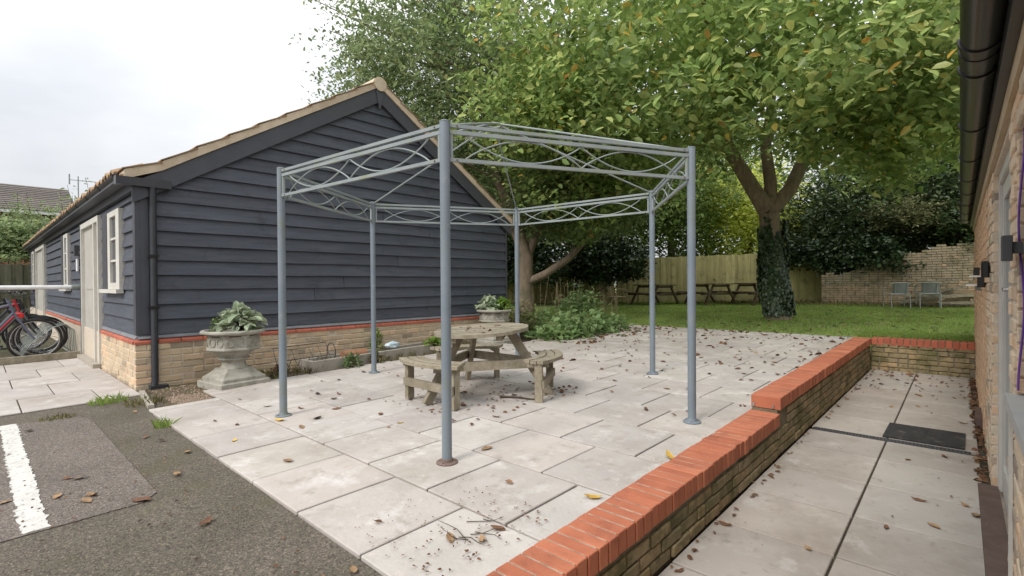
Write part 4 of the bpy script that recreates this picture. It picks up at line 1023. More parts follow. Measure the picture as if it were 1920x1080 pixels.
# things on the wall
la = empty('wall_light', (.095, 2.8, 1.17), 'dark grey box wall light mounted by the window reveal', 'lamp')
MB().bbox(.094, 2.79, 1.176, .032, .07, .10, .003).build('lamp_body', 'darkmetal', la)
MB().box(.1105, .140, 2.775, 2.835, 1.205, 1.25).build('bracket', 'darkmetal', la)
MB().box(.083, .105, 2.77, 2.81, 1.1735, 1.1755).build('lens', 'white', la)
bx = empty('speaker_box', (xw(4.76)-.03, 4.76, 1.115), 'black rounded speaker box on the brick wall beyond the door', 'speaker')
MB().bbox(xw(4.76)-.034, 4.76, 1.118, .044, .07, .115, .01).build('cabinet', 'blackplastic', bx)
MB().box(xw(4.76)-.013, xw(4.76)+.0, 4.745, 4.775, 1.15, 1.20).build('bracket', 'blackplastic', bx)
for (y, z, dpt, lab) in ((6.1, 1.13, .10, 'small white glass shelf bracketed on the brick wall'), (6.9, 1.045, .12, 'lower white glass shelf bracketed on the far brick wall')):
    e = empty('wall_shelf', (xw(y), y, z), lab, 'shelf'); rbox(y-.10, y+.10, -dpt, -.001, z, z+.012).build('shelf_board', 'white', e); rbox(y-.01, y+.01, -.05, -.001, z-.05, z-.001).build('bracket', 'galv', e)
for (y, z, lab) in ((5.75, 1.04, 'black lantern fixed under the white wall shelf'), (7.2, 1.15, 'small dark lantern high on the far brick wall')):
    e = empty('wall_lantern', (xw(y)-.03, y, z), lab, 'lantern'); MB().bbox(xw(y)-.032, y, z, .05, .06, .085, .006).build('lantern_body', 'blackplastic', e); MB().box(xw(y)-.007, xw(y)-.0, y-.02, y+.02, z+.02, z+.07).build('back_plate', 'blackplastic', e)
pc = []
for t in np.linspace(0, 1, 40): pc.append((.136+.008*math.sin(t*11), 2.815+.004*math.sin(t*14), 1.83-1.17*t))
tag(MB().tube(pc, .0042, 6).build('cable', 'purple', smooth=True), 'purple cable hanging down the brick wall by the window', 'cable')

# ================================================================== FAR END OF THE GARDEN
FA, FB = Vector((-10.5, 17.55, 0)), Vector((-3.74, 20.10, 0))
def fence(A, B, h, pitch, m, label, name, group=None, jit=.02, zfun=None):
    d = (B-A); L_ = d.length; d.normalize(); an = math.atan2(d.y, d.x); nrm = Vector((-d.y, d.x, 0))
    zfun = zfun or (lambda x, y: lz(x, y))
    r = empty(name, ((A.x+B.x)/2, (A.y+B.y)/2, zfun((A.x+B.x)/2, (A.y+B.y)/2)), label, 'fence', group)
    n = int(L_/pitch)
    for i in range(n):
        p = A+d*(pitch*(i+.5)); z = zfun(p.x, p.y)
        inst('fence_board', cbox(pitch*1.12, .02, h, m, .003), r, (p.x+nrm.x*(i % 2)*.021, p.y+nrm.y*(i % 2)*.021, z+h/2-.02+random.gauss(0, jit*.4)), (random.gauss(0, .004), 0, an+random.gauss(0, .02)))
    for zz in (.35, h-.35):
        a, b = A+nrm*.04, B+nrm*.04
        MB().beam((a.x, a.y, zfun(a.x, a.y)+zz), (b.x, b.y, zfun(b.x, b.y)+zz), .04, .08).build('rail', m, r)
    for i in range(int(L_/2.4)+1):
        p = A+d*min(L_, 2.4*i)+nrm*.09; z = zfun(p.x, p.y)
        MB().box(p.x-.045, p.x+.045, p.y-.045, p.y+.045, z-.05, z+h).build('post', m, r)
    return r
fence(FA, FB, 1.78, .105, 'fence', 'green stained close board fence behind the far picnic tables', 'board_fence')
fence(Vector((-18, 14.7, 0)), FA-Vector((.05, .02, 0)), 1.75, .105, 'fence', 'dark ivy-hung stretch of board fence left of the far picnic tables', 'board_fence')
# old brick garden wall
gw = empty('garden_wall', (-1.6, 19.3, .3), 'old weathered brick garden wall rising towards the brick building', 'wall')
GA, GB = Vector((-3.70, 19.0, 0)), Vector((.9, 19.75, 0)); gd = (GB-GA); GL = gd.length; gd.normalize(); gan = math.atan2(gd.y, gd.x); gn = Vector((-gd.y, gd.x, 0))
def gtop(s): return .95+.85*min(1, max(0, (s-.4)/2.6))+.04*math.sin(s*9)
cpoly = [(0, -.1)]+[(GL, -.1)]+[(s, gtop(s)-.05) for s in np.linspace(GL, 0, 24)]
cv = [];
for off in (.02, .22):
    for s, z in cpoly: p = GA+gd*s+gn*off; cv.append((p.x, p.y, lz(p.x, 19.4)+z))
N_ = len(cpoly)
MB().add(cv, [tuple(range(N_)), tuple(range(2*N_-1, N_-1, -1))]+[(i, N_+i, N_+(i+1) % N_, (i+1) % N_) for i in range(N_)]).build('wall_core', 'mortar2', gw)
bl = []
for r in range(26):
    z = .0+.073*r; s = -(.11 if r % 2 else 0)
    while s < GL-.03:
        L_ = .22 if random.random() < .75 else .108
        a, b = max(s, 0), min(s+L_, GL)
        if b-a > .04 and z+.03 < gtop((a+b)/2): bl.append(((a+b)/2, z, b-a))
        s += L_+.012
bl.sort(key=lambda t: (-t[1])); ext = MB()
for i, (s, z, L_) in enumerate(bl):
    p = GA+gd*s+gn*(.025+random.gauss(0, .005)); zz = lz(p.x, 19.4)+z+.035
    if i < 290: inst('brick', cbox(round(L_, 2), .06, .062, 'oldbrick', .006), gw, (p.x, p.y, zz), (random.gauss(0, .02), random.gauss(0, .015), gan+random.gauss(0, .02)))
    else:
        a, b = p-gd*L_/2, p+gd*L_/2; ext.beam((a.x, a.y, zz), (b.x, b.y, zz), .06, .062)
if ext.v: ext.build('brick', 'oldbrick', gw, kind='stuff')

# rectangular picnic tables
def far_table(x, y, rz, label):
    z = lz(x, y); t = empty('picnic_table', (x, y, z), label, 'picnic table', 'picnic tables along the fence', rz, local=True)
    for i in range(5): MB().box(-.80, .80, -.36+.146*i, -.36+.146*i+.136, .70, .735).build('table_plank', 'darkwood', t)
    for sy in (-1, 1):
        for i in range(2): MB().box(-.80, .80, sy*.66-.125+.13*i, sy*.66-.125+.13*i+.12, .42, .455).build('seat_plank', 'darkwood', t)
    for sx in (-.58, .58):
        for sy in (-1, 1): MB().beam((sx, sy*.26, .70), (sx, sy*.62, 0), .045, .09, (1, 0, 0)).build('leg', 'darkwood', t)
        MB().beam((sx+.05, -.74, .385), (sx+.05, .74, .385), .04, .07).build('cross_beam', 'darkwood', t)
        MB().beam((sx-.05, -.33, .655), (sx-.05, .33, .655), .04, .07).build('top_bearer', 'darkwood', t)
    return t
fr = math.atan2(FB.y-FA.y, FB.x-FA.x)
far_table(-8.55, 16.85, R(152), 'wooden picnic table next to the dark ivy on the far fence')
far_table(-6.85, 17.65, R(147), 'middle wooden picnic table of three along the far fence')
far_table(-5.45, 18.25, R(143), 'wooden picnic table nearest the ivy-clad trunk by the far fence')
# bistro chairs
def chair(x, y, rz, label, name='garden_chair', m='galv', seat='sling'):
    z = lz(x, y); t = empty(name, (x, y, z), label, 'chair', None, rz, local=True)
    for sx in (-1, 1):
        MB().tube([(sx*.25, -.24, 0), (sx*.26, -.22, .40), (sx*.27, -.20, .60), (sx*.27, -.12, .64), (sx*.265, .12, .66)], .013, 8).build('arm', m, t, smooth=True)
        MB().tube([(sx*.22, .26, 0), (sx*.22, .20, .40)], .013, 8).build('leg', m, t, smooth=True)
    pts = [(.265*math.cos(a), .12+.17*math.sin(a), .66+.06*math.sin(a)) for a in np.linspace(0, math.pi, 14)]
    MB().tube(pts, .013, 8).build('top_rail', m, t, smooth=True)
    MB().tube([(-.24, -.22, .41), (.24, -.22, .41)], .012, 8).build('seat_bar', m, t); MB().tube([(-.22, .20, .40), (.22, .20, .40)], .012, 8).build('seat_bar', m, t)
    MB().box(-.225, .225, -.225, .205, .405, .417).build('seat', seat, t)
    v = []; nb = 9
    for zz, k in ((.43, .20), (.70, .285)):
        for i in range(nb):
            a = math.pi*(.22+.56*i/(nb-1)); v.append((.255*math.cos(a)*.95, .115+(k-.115)*math.sin(a), zz))
    v += [(x_, y_-.008, z_) for x_, y_, z_ in v]; m2 = 2*nb
    f = [(i, i+1, nb+i+1, nb+i) for i in range(nb-1)]+[(m2+i, m2+nb+i, m2+nb+i+1, m2+i+1) for i in range(nb-1)]+[(i, m2+i, m2+i+1, i+1) for i in range(nb-1)]+[(nb+i, nb+i+1, m2+nb+i+1, m2+nb+i) for i in range(nb-1)]
    MB().add(v, f).build('backrest', seat, t)
    for sx in (-.6, .6):
        a = math.pi/2+sx; MB().tube([(.24*math.cos(a), .12+.12*math.sin(a), .41), (.25*math.cos(a), .12+.17*math.sin(a), .71)], .009, 6).build('back_post', m, t)
    return t
chair(-1.60, 17.75, R(205), 'grey sling garden chair standing farther from the brick building')
chair(-.92, 17.95, R(190), 'grey sling garden chair beside the timber pile')
chair(-8.35, 13.9, R(160), 'pale wooden garden armchair beside the dry stalks', 'garden_chair', 'straw', 'straw')
# timber pile
tpn = 0
for i in range(13):
    x0 = -1.25+.1*i; y0 = 18.45+random.uniform(-.12, .2); a = random.uniform(-.35, .35); L_ = random.uniform(.8, 1.6); z0 = lz(x0, y0)+.05+.085*(i % 5)
    e = .45 if i in (7, 10) else random.uniform(-.05, .16)
    o = MB().beam((x0-L_/2*math.cos(a), y0-L_/2*math.sin(a), z0), (x0+L_/2*math.cos(a), y0+L_/2*math.sin(a), z0+e), .09, .07).build('timber_offcut', 'teak' if i % 3 else 'straw')
    tag(o, 'old timber offcut in the pile against the garden wall', 'timber', 'timber offcuts by the garden wall')

# ================================================================== TREES
def tree(name, base, label, trunk_paths, crown, leafm, lsize, aspect, nbr, seed, group=None, branch_src=None, cat='tree', droop=.35, bark='bark', extra=None):
    """trunk_paths: list of (points, radii); crown: list of (centre, radii, clusters, leaves, spread, shell)"""
    g = np.random.default_rng(seed)
    root = empty(name, base, label, cat, group)
    tm = MB()
    for pts, rr in trunk_paths: tm.tube(pts, rr, 12)
    tm.build('trunk', bark, root, smooth=True)
    P, Q = [], []
    for i, (c, rad, ncl, nl, spd, sh) in enumerate(crown):
        p, q = crown_pts(c, rad, ncl, nl, spd, seed*7+i, sh); P.append(p); Q.append(q)
    P = np.concatenate(P); Q = np.concatenate(Q)
    if extra is not None: k = extra(P); P = P[k]; Q = Q[extra(Q)]
    if nbr:
        src = []
        for pts, rr in (trunk_paths[1:] if len(trunk_paths) > 1 else trunk_paths):
            for pa_, pb_ in zip(pts[1:-1], pts[2:]):
                for t in np.linspace(0, 1, 7): src.append(np.array(pa_)*(1-t)+np.array(pb_)*t)
        src = np.array(src)
        bm_ = MB(); idx = g.choice(len(P), min(nbr, len(P)), replace=False)
        for k in idx:
            d = np.linalg.norm(src-P[k], axis=1)+np.maximum(0, src[:, 2]-P[k][2])*1.2; s0 = src[int(np.argmin(d))]
            if P[k][2] < s0[2]+.25*np.linalg.norm(P[k][:2]-s0[:2]): continue
            pts = wander(s0, P[k], 6, .16, g); L_ = np.linalg.norm(P[k]-s0); r0 = .008+.008*L_
            bm_.tube(pts, [r0*(1-.85*j/6) for j in range(7)], 5)
        bm_.build('branches', bark, root, smooth=True, kind='stuff')
    leaf_obj('crown', Q, lsize, leafm, root, aspect=aspect, seed=seed+1, droop=droop)
    return root
B0 = (-3.30, 12.49, lz(-3.3, 12.49)-.02)
fork = (-3.44, 12.36, 2.65)
tp = [([B0, (-3.31, 12.48, .55), (-3.36, 12.44, 1.3), (-3.40, 12.40, 2.0), fork], [.31, .245, .215, .215, .22]),
      ([fork, (-3.72, 12.10, 3.25), (-4.10, 11.75, 4.1), (-4.45, 11.3, 5.3), (-4.9, 10.9, 6.8), (-5.2, 10.6, 8.2)], [.20, .165, .145, .12, .08, .045]),
      ([fork, (-3.10, 12.70, 3.2), (-2.85, 12.93, 3.9), (-2.68, 13.05, 4.8), (-2.2, 12.9, 6.2), (-1.9, 12.5, 7.8)], [.185, .155, .14, .115, .08, .045]),
      ([fork, (-3.42, 12.42, 3.3), (-3.55, 12.5, 4.2), (-3.5, 12.8, 5.4), (-3.4, 13.1, 7.0)], [.16, .14, .12, .09, .05]),
      ([(-4.10, 11.75, 4.1), (-5.0, 10.6, 4.9), (-5.9, 9.4, 5.4), (-6.6, 8.6, 5.6)], [.11, .09, .06, .03]),
      ([(-2.85, 12.93, 3.9), (-1.9, 12.4, 4.7), (-1.0, 11.6, 5.1), (-.2, 10.8, 5.2)], [.10, .08, .05, .03]),
      ([(-4.10, 11.75, 4.1), (-4.0, 10.6, 5.0), (-3.6, 9.2, 5.7), (-3.2, 7.9, 6.0)], [.10, .08, .06, .03])]
def keepA(p):
    # ragged underside, open below the branches
    r2 = ((p[:, 0]+3.4)/2.0)**2+((p[:, 1]-12.2)/2.4)**2
    lowz = 2.95+.55*np.sin(p[:, 0]*1.9+.4)*np.cos(p[:, 1]*1.1)+.35*np.cos(p[:, 1]*2.3+p[:, 0])-np.clip((-5.0-p[:, 0])*.6, 0, .8)+1.05*np.exp(-r2)-np.clip((p[:, 0]+2.6)*.25, 0, .4)
    return p[:, 2] > lowz
tree('shade_tree', B0, 'large broad-leaved tree with three limbs above an ivy-clad trunk on the lawn', tp,
     [((-4.1, 10.9, 6.5), (5.3, 5.0, 4.0), 1400, 27, .22, .45), ((-3.3, 8.9, 4.9), (3.7, 2.6, 1.8), 380, 22, .19, .55), ((-.6, 11.2, 4.7), (1.9, 2.6, 1.7), 260, 22, .19, .55), ((-1.1, 10.9, 3.7), (1.7, 1.9, 1.0), 200, 22, .19, .6), ((-6.9, 8.4, 5.1), (1.8, 2.1, 1.6), 260, 22, .19, .55), ((-7.0, 10.6, 3.8), (2.2, 2.0, 1.5), 300, 22, .19, .55)],
     'leafA', .145, .54, 190, 41, droop=.5, extra=keepA)
# ivy up the trunk
gi = np.random.default_rng(55); C = []; A = []
for _ in range(4200):
    a = gi.uniform(0, 2*np.pi); t = gi.uniform(0, 1)**1.15; z = .12+(1.95+.28*math.sin(3*a+.5)+.18*math.sin(7*a))*t; cxy = np.array([-3.305-.11*t, 12.485-.1*t])
    if z < .55 and math.sin(a+2.2) < -.2: continue
    r = (.295-.05*t)*gi.uniform(.97, 1.14)+.035*math.sin(a*3+z*4)
    C.append((cxy[0]+r*math.cos(a), cxy[1]+r*math.sin(a), lz(-3.3, 12.5)+z)); A.append((math.cos(a)*.5, math.sin(a)*.5, -1+gi.normal(0, .4)))
iv = empty('ivy', B0, 'dark ivy clothing the trunk of the big lawn tree', 'ivy')
leaf_obj('foliage', C, .085, 'ivy', iv, aspect=.85, seed=9, axis=A, up=np.array([(math.cos(math.atan2(c[1]-12.45, c[0]+3.35)), math.sin(math.atan2(c[1]-12.45, c[0]+3.35)), .4) for c in C]))

b2 = (-9.2, 10.5, .1)
tree('garden_tree', b2, 'tall small-leaved tree rising behind the black barn', 
     [([b2, (-9.22, 10.5, 1.0), (-9.2, 10.52, 1.8), (-9.6, 10.3, 3.2), (-10.3, 9.9, 5.2), (-11.0, 9.6, 7.5)], [.26, .21, .20, .17, .12, .06]),
      ([(-9.21, 10.5, 1.1), (-8.7, 10.75, 1.35), (-8.2, 11.1, 1.75), (-7.75, 11.5, 2.4), (-7.4, 11.9, 3.4)], [.12, .11, .10, .08, .04]),
      ([(-9.2, 10.52, 1.8), (-9.1, 10.9, 2.6), (-8.9, 11.6, 4.2), (-8.8, 12.2, 6.2)], [.13, .11, .09, .04])],
     [((-11.6, 9.6, 7.0), (3.9, 3.5, 4.3), 1900, 24, .24, .42), ((-8.4, 11.6, 5.0), (2.7, 2.5, 3.0), 900, 22, .24, .5), ((-8.2, 11.0, 3.0), (2.1, 1.6, .9), 260, 18, .22, .5)],
     'leafB', .125, .5, 150, 43, droop=.5, extra=lambda p: p[:, 2] > 2.35)

def simple_tree(name, x, y, z, h, r, ncl, nl, lm, ls, seed, label, group, zc=.6, rz=None, asp=.5):
    tree(name, (x, y, z), label, [([(x, y, z), (x+.05, y, z+h*.25), (x-.1, y+.1, z+h*.5), (x, y, z+h*.75)], [.2, .16, .11, .05])],
         [((x, y, z+h*zc), (r, r, rz or h*.46), int(ncl*1.5), nl, ls*1.7, .5)], lm, ls, asp, 25, seed, group)
G1 = 'trees beyond the far fence'
simple_tree('background_tree', -7.2, 23.0, .4, 6.5, 2.8, 420, 22, 'leafY', .16, 61, 'bright yellow green tree behind the board fence', G1, .5)
simple_tree('background_tree', -14.5, 20.5, .4, 9.5, 4.0, 520, 24, 'leafM', .18, 62, 'tall mid green tree behind the ivy-hung fence', G1, .52)
simple_tree('background_tree', -10.2, 26.0, .4, 11, 4.2, 520, 24, 'leafM', .20, 63, 'very tall mid green tree far behind the picnic tables', G1, .52)
simple_tree('background_tree', -1.8, 28.5, .4, 10.5, 4.2, 480, 24, 'leafM', .20, 64, 'tall mid green tree far behind the garden wall', G1, .52)
simple_tree('evergreen_tree', -2.6, 22.0, .4, 6.2, 2.6, 700, 24, 'leafD', .13, 65, 'dense dark evergreen behind the garden wall', G1, .5)
simple_tree('evergreen_tree', .6, 21.6, .4, 5.6, 2.4, 600, 24, 'leafD', .13, 66, 'dark evergreen rising beside the brick building', G1, .5)
simple_tree('evergreen_tree', -4.6, 22.6, .4, 5.0, 1.7, 380, 24, 'leafD', .13, 67, 'narrow dark evergreen at the end of the board fence', G1, .5)
simple_tree('background_tree', 4.5, 25, .4, 9, 4.0, 420, 24, 'leafM', .20, 68, 'mid green tree rising over the brick building roof', G1, .52)
simple_tree('background_tree', -20, 18, .4, 9.5, 4.4, 480, 24, 'leafM', .19, 69, 'broad mid green tree hidden behind the barn roof', G1, .52)
simple_tree('background_tree', -12.0, 18.2, .4, 7.5, 2.9, 420, 24, 'leafM', .17, 610, 'mid green tree leaning over the ivy hedge', G1, .55)
simple_tree('background_tree', -9.6, 20.4, .4, 7.5, 2.6, 400, 24, 'leafM', .17, 611, 'mid green tree behind the picnic table by the ivy', G1, .55)
simple_tree('background_tree', -16.5, 15.5, .4, 7.5, 3.0, 420, 24, 'leafM', .17, 612, 'mid green tree close behind the barn end', G1, .55)
def bush(name, c, rad, ncl, nl, ls, lm, seed, label, asp=.55, shell=.45, cat='shrub', low=-.3, spread=None, stems=8, group=None, stemm='twig'):
    root = empty(name, (c[0], c[1], c[2]-rad[2]*.5), label, cat, group)
    P, Q = crown_pts(c, rad, ncl, nl, spread or ls*1.2, seed, shell, low)
    g = np.random.default_rng(seed); mb = MB()
    for k in g.choice(len(P), min(stems, len(P)), replace=False):
        mb.tube(wander((c[0]+g.normal(0, rad[0]*.2), c[1]+g.normal(0, rad[1]*.2), c[2]-rad[2]*.5), P[k], 4, .04, g), [.016, .013, .01, .007, .004], 5)
    mb.build('stems', stemm, root)
    leaf_obj('foliage', Q, ls, lm, root, aspect=asp, seed=seed); return root
bush('ivy_hedge', (-10.4, 16.4, 1.5), (1.9, .9, 1.5), 520, 20, .11, 'ivy', 71, 'dark ivy hedge heaped over the left end of the far fence', .8)
bush('ivy_hedge', (-13.4, 15.0, 1.5), (2.2, 1.0, 1.8), 480, 20, .12, 'ivy', 72, 'dark ivy hedge behind the small-leaved tree', .8)
bush('ivy_hedge', (-4.25, 19.6, 1.85), (.85, .45, .75), 200, 18, .10, 'ivy', 73, 'dark ivy tumbling over the board fence behind the trunk', .8)
bush('ivy_hedge', (-2.6, 19.5, 1.65), (1.2, .5, .75), 300, 18, .10, 'ivy', 74, 'dark ivy spilling over the low end of the garden wall', .8)
bush('variegated_shrub', (-1.6, 20.0, 3.0), (1.1, .6, .8), 170, 14, .10, 'leafO', 75, 'pale olive shrub above the garden wall', .5)
bush('dark_shrub', (-.2, 20.2, 2.75), (1.2, .5, .75), 300, 18, .11, 'leafD', 76, 'glossy dark shrub over the garden wall by the brick building', .6)
# flower bed by the barn end
bush('comfrey_clump', (-5.85, 7.7, .08), (.5, .7, .20), 120, 8, .13, 'comfrey', 81, 'broad-leaved green clump at the bed edge by the patio', .62, .6, 'plant', -.1)
bush('comfrey_clump', (-6.0, 9.0, .10), (.6, .9, .20), 140, 8, .13, 'comfrey', 82, 'broad-leaved green clump next to the lawn corner', .62, .6, 'plant', -.1)
bush('comfrey_clump', (-6.7, 8.3, .16), (.7, .9, .24), 130, 8, .12, 'comfrey', 83, 'taller broad-leaved green clump at the back of the bed', .62, .6, 'plant', -.1)
bush('fern', (-6.55, 7.25, .32), (.38, .42, .42), 90, 10, .085, 'leafO', 84, 'feathery olive fern beside the barn corner', .3, .6, 'plant', -.1)
bush('fern', (-6.9, 9.7, .45), (.5, .5, .5), 90, 9, .10, 'comfrey', 85, 'leafy green plant below the dry stalks', .4, .6, 'plant', -.1)
gd_ = np.random.default_rng(88)
for (cx, cy, nst, lab, hh) in ((-7.6, 9.8, 16, 'tall dry stalks standing in front of the dark hedge', 1.05), (-7.55, 11.6, 34, 'brown dry flower stalks beside the pale armchair', .8)):
    rt_ = empty('dry_stalks', (cx, cy, gz(cx, cy)), lab, 'plant')
    for i in range(nst):
        mb = MB(); x, y = cx+gd_.normal(0, .45), cy+gd_.normal(0, .4); h = hh*gd_.uniform(.6, 1.15); lx, ly = gd_.normal(0, .1, 2)
        mb.tube([(x, y, gz(x, y)), (x+lx*.4, y+ly*.4, gz(x, y)+h*.5), (x+lx, y+ly, gz(x, y)+h)], [.006, .005, .003], 4)
        for j in range(5):
            t = gd_.uniform(.5, 1); a = gd_.uniform(0, 6.3); p = (x+lx*t, y+ly*t, gz(x, y)+h*t)
            mb.tube([p, (p[0]+.06*math.cos(a), p[1]+.06*math.sin(a), p[2]+.07)], [.003, .002], 4)
        mb.build('stalk', 'straw', rt_)
# left: fence, climbing shrub, house
fence(Vector((-22.45, -4.0, 0)), Vector((-22.45, 2.4, 0)), 1.95, .13, 'fence2', 'grey green board fence behind the parked bicycles', 'board_fence', zfun=lambda x, y: gz(x, y)-.02)
bush('climbing_shrub', (-24.3, .6, 2.3), (1.2, 2.4, 1.1), 420, 20, .12, 'leafB', 91, 'dense green climber heaped over the fence by the bicycles', .7, .5)
root = bush('tall_shrub', (-25.6, 1.6, 2.9), (1.2, 2.2, 1.3), 260, 14, .11, 'leafB', 92, 'loose green shrub with tall upright shoots in front of the house', .5, .5)
gs = np.random.default_rng(93); C = []; mb = MB()
for i in range(16):
    y = 1.6+gs.uniform(-2.2, 1.6); x = -25.6+gs.normal(0, .4); h = gs.uniform(4.2, 5.5)
    mb.tube([(x, y, 2.5), (x+.05, y+.05, h*.8), (x+gs.normal(0, .1), y+gs.normal(0, .1), h)], [.015, .01, .005], 4)
    for k in range(26):
        t = gs.uniform(.0, 1)**.8; C.append((x+gs.normal(0, .10), y+gs.normal(0, .10), 3.0+(h-3.0)*t))
mb.build('shoots', 'twig', root); leaf_obj('shoot_leaves', C, .13, 'leafB', root, aspect=.5, seed=94)
hs = empty('house', (-36, -1, -.3), 'distant brick house with brown tiled roof behind the shrubs', 'house')
MB().box(-41, -33.3, -12, 3.3, -.6, 4.75).build('wall', 'housebrick', hs)
rf = MB().prism([(-32.9, 4.70), (-37.2, 6.45), (-41.5, 4.70), (-41.5, 4.60), (-37.2, 6.32), (-32.9, 4.60)], 'y', -12.3, 3.6).build('roof', 'roof2', hs)
for i in range(13):
    t0, t1 = i/13, (i+1)/13; xa, za = -32.85-4.3*t0, 4.72+1.75*t0; xb, zb_ = -32.85-4.3*t1, 4.72+1.75*t1
    MB().prism([(xa, za+.06), (xb, zb_+.015), (xb, zb_+.0), (xa, za+.0)], 'y', -12.32, 3.62).build('tile_course', 'roof2', rf)
MB().box(-32.88, -32.75, -12.3, 3.6, 4.55, 4.68).build('gutter', 'white', hs)
for (a, b) in ((-1.2, 1.2), (1.7, 3.0)):
    wn = MB().box(-33.32, -33.25, a, b, 2.9, 4.3).build('window', 'white', hs)
    MB().box(-33.26, -33.24, a+.09, (a+b)/2-.04, 2.99, 4.21).build('pane', 'glass2', wn); MB().box(-33.26, -33.24, (a+b)/2+.04, b-.09, 2.99, 4.21).build('pane', 'glass2', wn)
ae = empty('tv_aerial', (-30.5, 3.35, 2.0), 'thin television aerial on a pole against the pale sky', 'aerial')
MB().tube([(-30.5, 3.35, 2.0), (-30.5, 3.35, 6.2)], .022, 8).build('mast', 'galv', ae)
MB().tube([(-30.5, 3.05, 6.0), (-30.5, 4.25, 6.02)], .015, 6).build('boom', 'galv', ae)
for i in range(7): MB().tube([(-30.7+.02*i, 3.5+.11*i, 6.02), (-30.3-.02*i, 3.5+.11*i, 6.02)], .008, 5).build('element', 'galv', ae)
MB().box(-30.6, -30.4, 3.02, 3.06, 5.8, 6.25).build('reflector', 'galv', ae)

# ================================================================== BICYCLES, RACK, RAIL
tag(MB().beam((-10.68, -5.0, gz(-10.7, -5)+.035), (-10.68, 1.16, gz(-10.7, 1.1)+.035), .10, .14).build('timber_sleeper', 'teak'), 'long mossy timber sleeper edging the forecourt by the bicycles', 'sleeper')
def bicycle(x, yw, rz, fm, label, fork='chrome', light=False, rim='chrome'):
    z = gz(x, yw)-.02
    b = empty('bicycle', (x, yw, z), label, 'bicycle', 'bicycles in the rack', rz, local=True)
    r = .335
    for (yy, nm) in ((0, 'front_wheel'), (-1.05, 'rear_wheel')):
        w_ = MB().ring((0, yy, r), r-.018, .019, 'x', 40, 8).build(nm, 'rubber', b, smooth=True)
        MB().ring((0, yy, r), r-.042, .009, 'x', 40, 6).build('rim', rim, w_, smooth=True)
        sp_ = MB()
        for k in range(18):
            a = 2*math.pi*k/18; sp_.tube([(.02*(-1)**k, yy+.02*math.cos(a+.7), r+.02*math.sin(a+.7)), (0, yy+(r-.045)*math.cos(a), r+(r-.045)*math.sin(a))], .0016, 4)
        sp_.build('spokes', 'chrome', w_)
        MB().tube([(-.05, yy, r), (.05, yy, r)], .02, 8).build('hub', 'chrome', w_)
    head_t, head_b = (0, -.30, .98), (0, -.24, .78); bb = (0, -.62, .28); seat_t = (0, -.82, .80); rear = (0, -1.05, r)
    fr_ = MB()
    for p, q, rr in ((head_t, head_b, .02), (head_b, bb, .020), (bb, seat_t, .017), ((0, -.79, .74), (0, -.285, .90), .018)): fr_.tube([p, q], rr, 8)
    for sx in (-.05, .05): fr_.tube([(sx*.5, -.62, .28), (sx, -1.05, r)], .010, 6); fr_.tube([(sx*.4, -.79, .74), (sx, -1.05, r)], .009, 6)
    fr_.build('frame', fm, b, smooth=True)
    fk = MB()
    for sx in (-.055, .055): fk.tube([(sx*.8, -.225, .74), (sx, -.10, .50), (sx, 0, r)], [.016, .014, .010], 8)
    fk.tube([(-.05, -.228, .745), (.05, -.228, .745)], .016, 8); fk.build('fork', fork, b, smooth=True)
    MB().tube([(0, -.305, .98), (0, -.30, 1.05), (0, -.24, 1.07)], .014, 8).build('stem', 'blackpaint', b)
    hb = MB().tube([(-.29, -.32, 1.10), (-.18, -.26, 1.09), (0, -.24, 1.07), (.18, -.26, 1.09), (.29, -.32, 1.10)], .012, 8).build('handlebar', 'chrome', b, smooth=True)
    for sx in (-1, 1):
        MB().tube([(sx*.22, -.285, 1.095), (sx*.31, -.33, 1.10)], .016, 8).build('grip', 'rubber', hb); MB().tube([(sx*.18, -.23, 1.085), (sx*.29, -.25, 1.06)], .006, 6).build('brake_lever', 'blackpaint', hb)
    MB().tube([seat_t, (0, -.85, .92)], .013, 8).build('seat_post', 'chrome', b)
    MB().lathe([(.02, 0), (.07, .01), (.085, .03), (.06, .05), (.02, .055)], (0, 0, 0), 14).build('saddle', 'blackpaint', b, smooth=True)
    sdl = b.children[-1]; sdl.location = (0, -.87, .91); sdl.scale = (1, 1.7, 1)
    MB().ring((.03, -.62, .28), .085, .006, 'x', 24, 5).build('chainring', 'darkmetal', b)
    for s in (-1, 1): cr_ = MB().tube([(s*.05, -.62, .28), (s*.06, -.62+s*.12, .28-s*.12)], .010, 6).build('crank', 'darkmetal', b); MB().box(s*.06-.02, s*.06+.09*s+.0001, -.66+s*.12, -.58+s*.12, .27-s*.12, .29-s*.12).build('pedal', 'blackpaint', cr_)
    cb = MB().tube([(0, -.24, 1.03), (.04, -.12, 1.02), (.03, -.10, .85), (.02, -.2, .72)], .004, 5).build('brake_cable', 'blackpaint', b)
    if light: MB().bbox(0, -.17, .70, .08, .09, .08, .02).build('light', 'redlight', b)
    return b
bicycle(-11.05, .66, R(3), 'bluegrey', 'grey blue bicycle with a red front light nearest the timber sleeper', 'bluegrey', True)
bicycle(-11.50, .74, R(-2), 'redpaint', 'red framed bicycle second along the rack', 'blackpaint')
bicycle(-11.95, .82, R(4), 'blackpaint', 'black bicycle third along the rack', 'blackpaint')
bicycle(-12.45, .80, R(-3), 'blackpaint', 'dark bicycle fourth along the rack by the second barn window', 'chrome')
bicycle(-13.0, .66, R(5), 'blackpaint', 'black bicycle fifth along the rack beyond the second barn window', 'blackpaint')
bicycle(-13.5, .72, R(-4), 'bluegrey', 'grey bicycle at the far end of the rack', 'chrome')
rk = empty('cycle_rack', (-12, 1.0, -.06), 'galvanised wheel hoop cycle rack against the barn wall', 'rack')
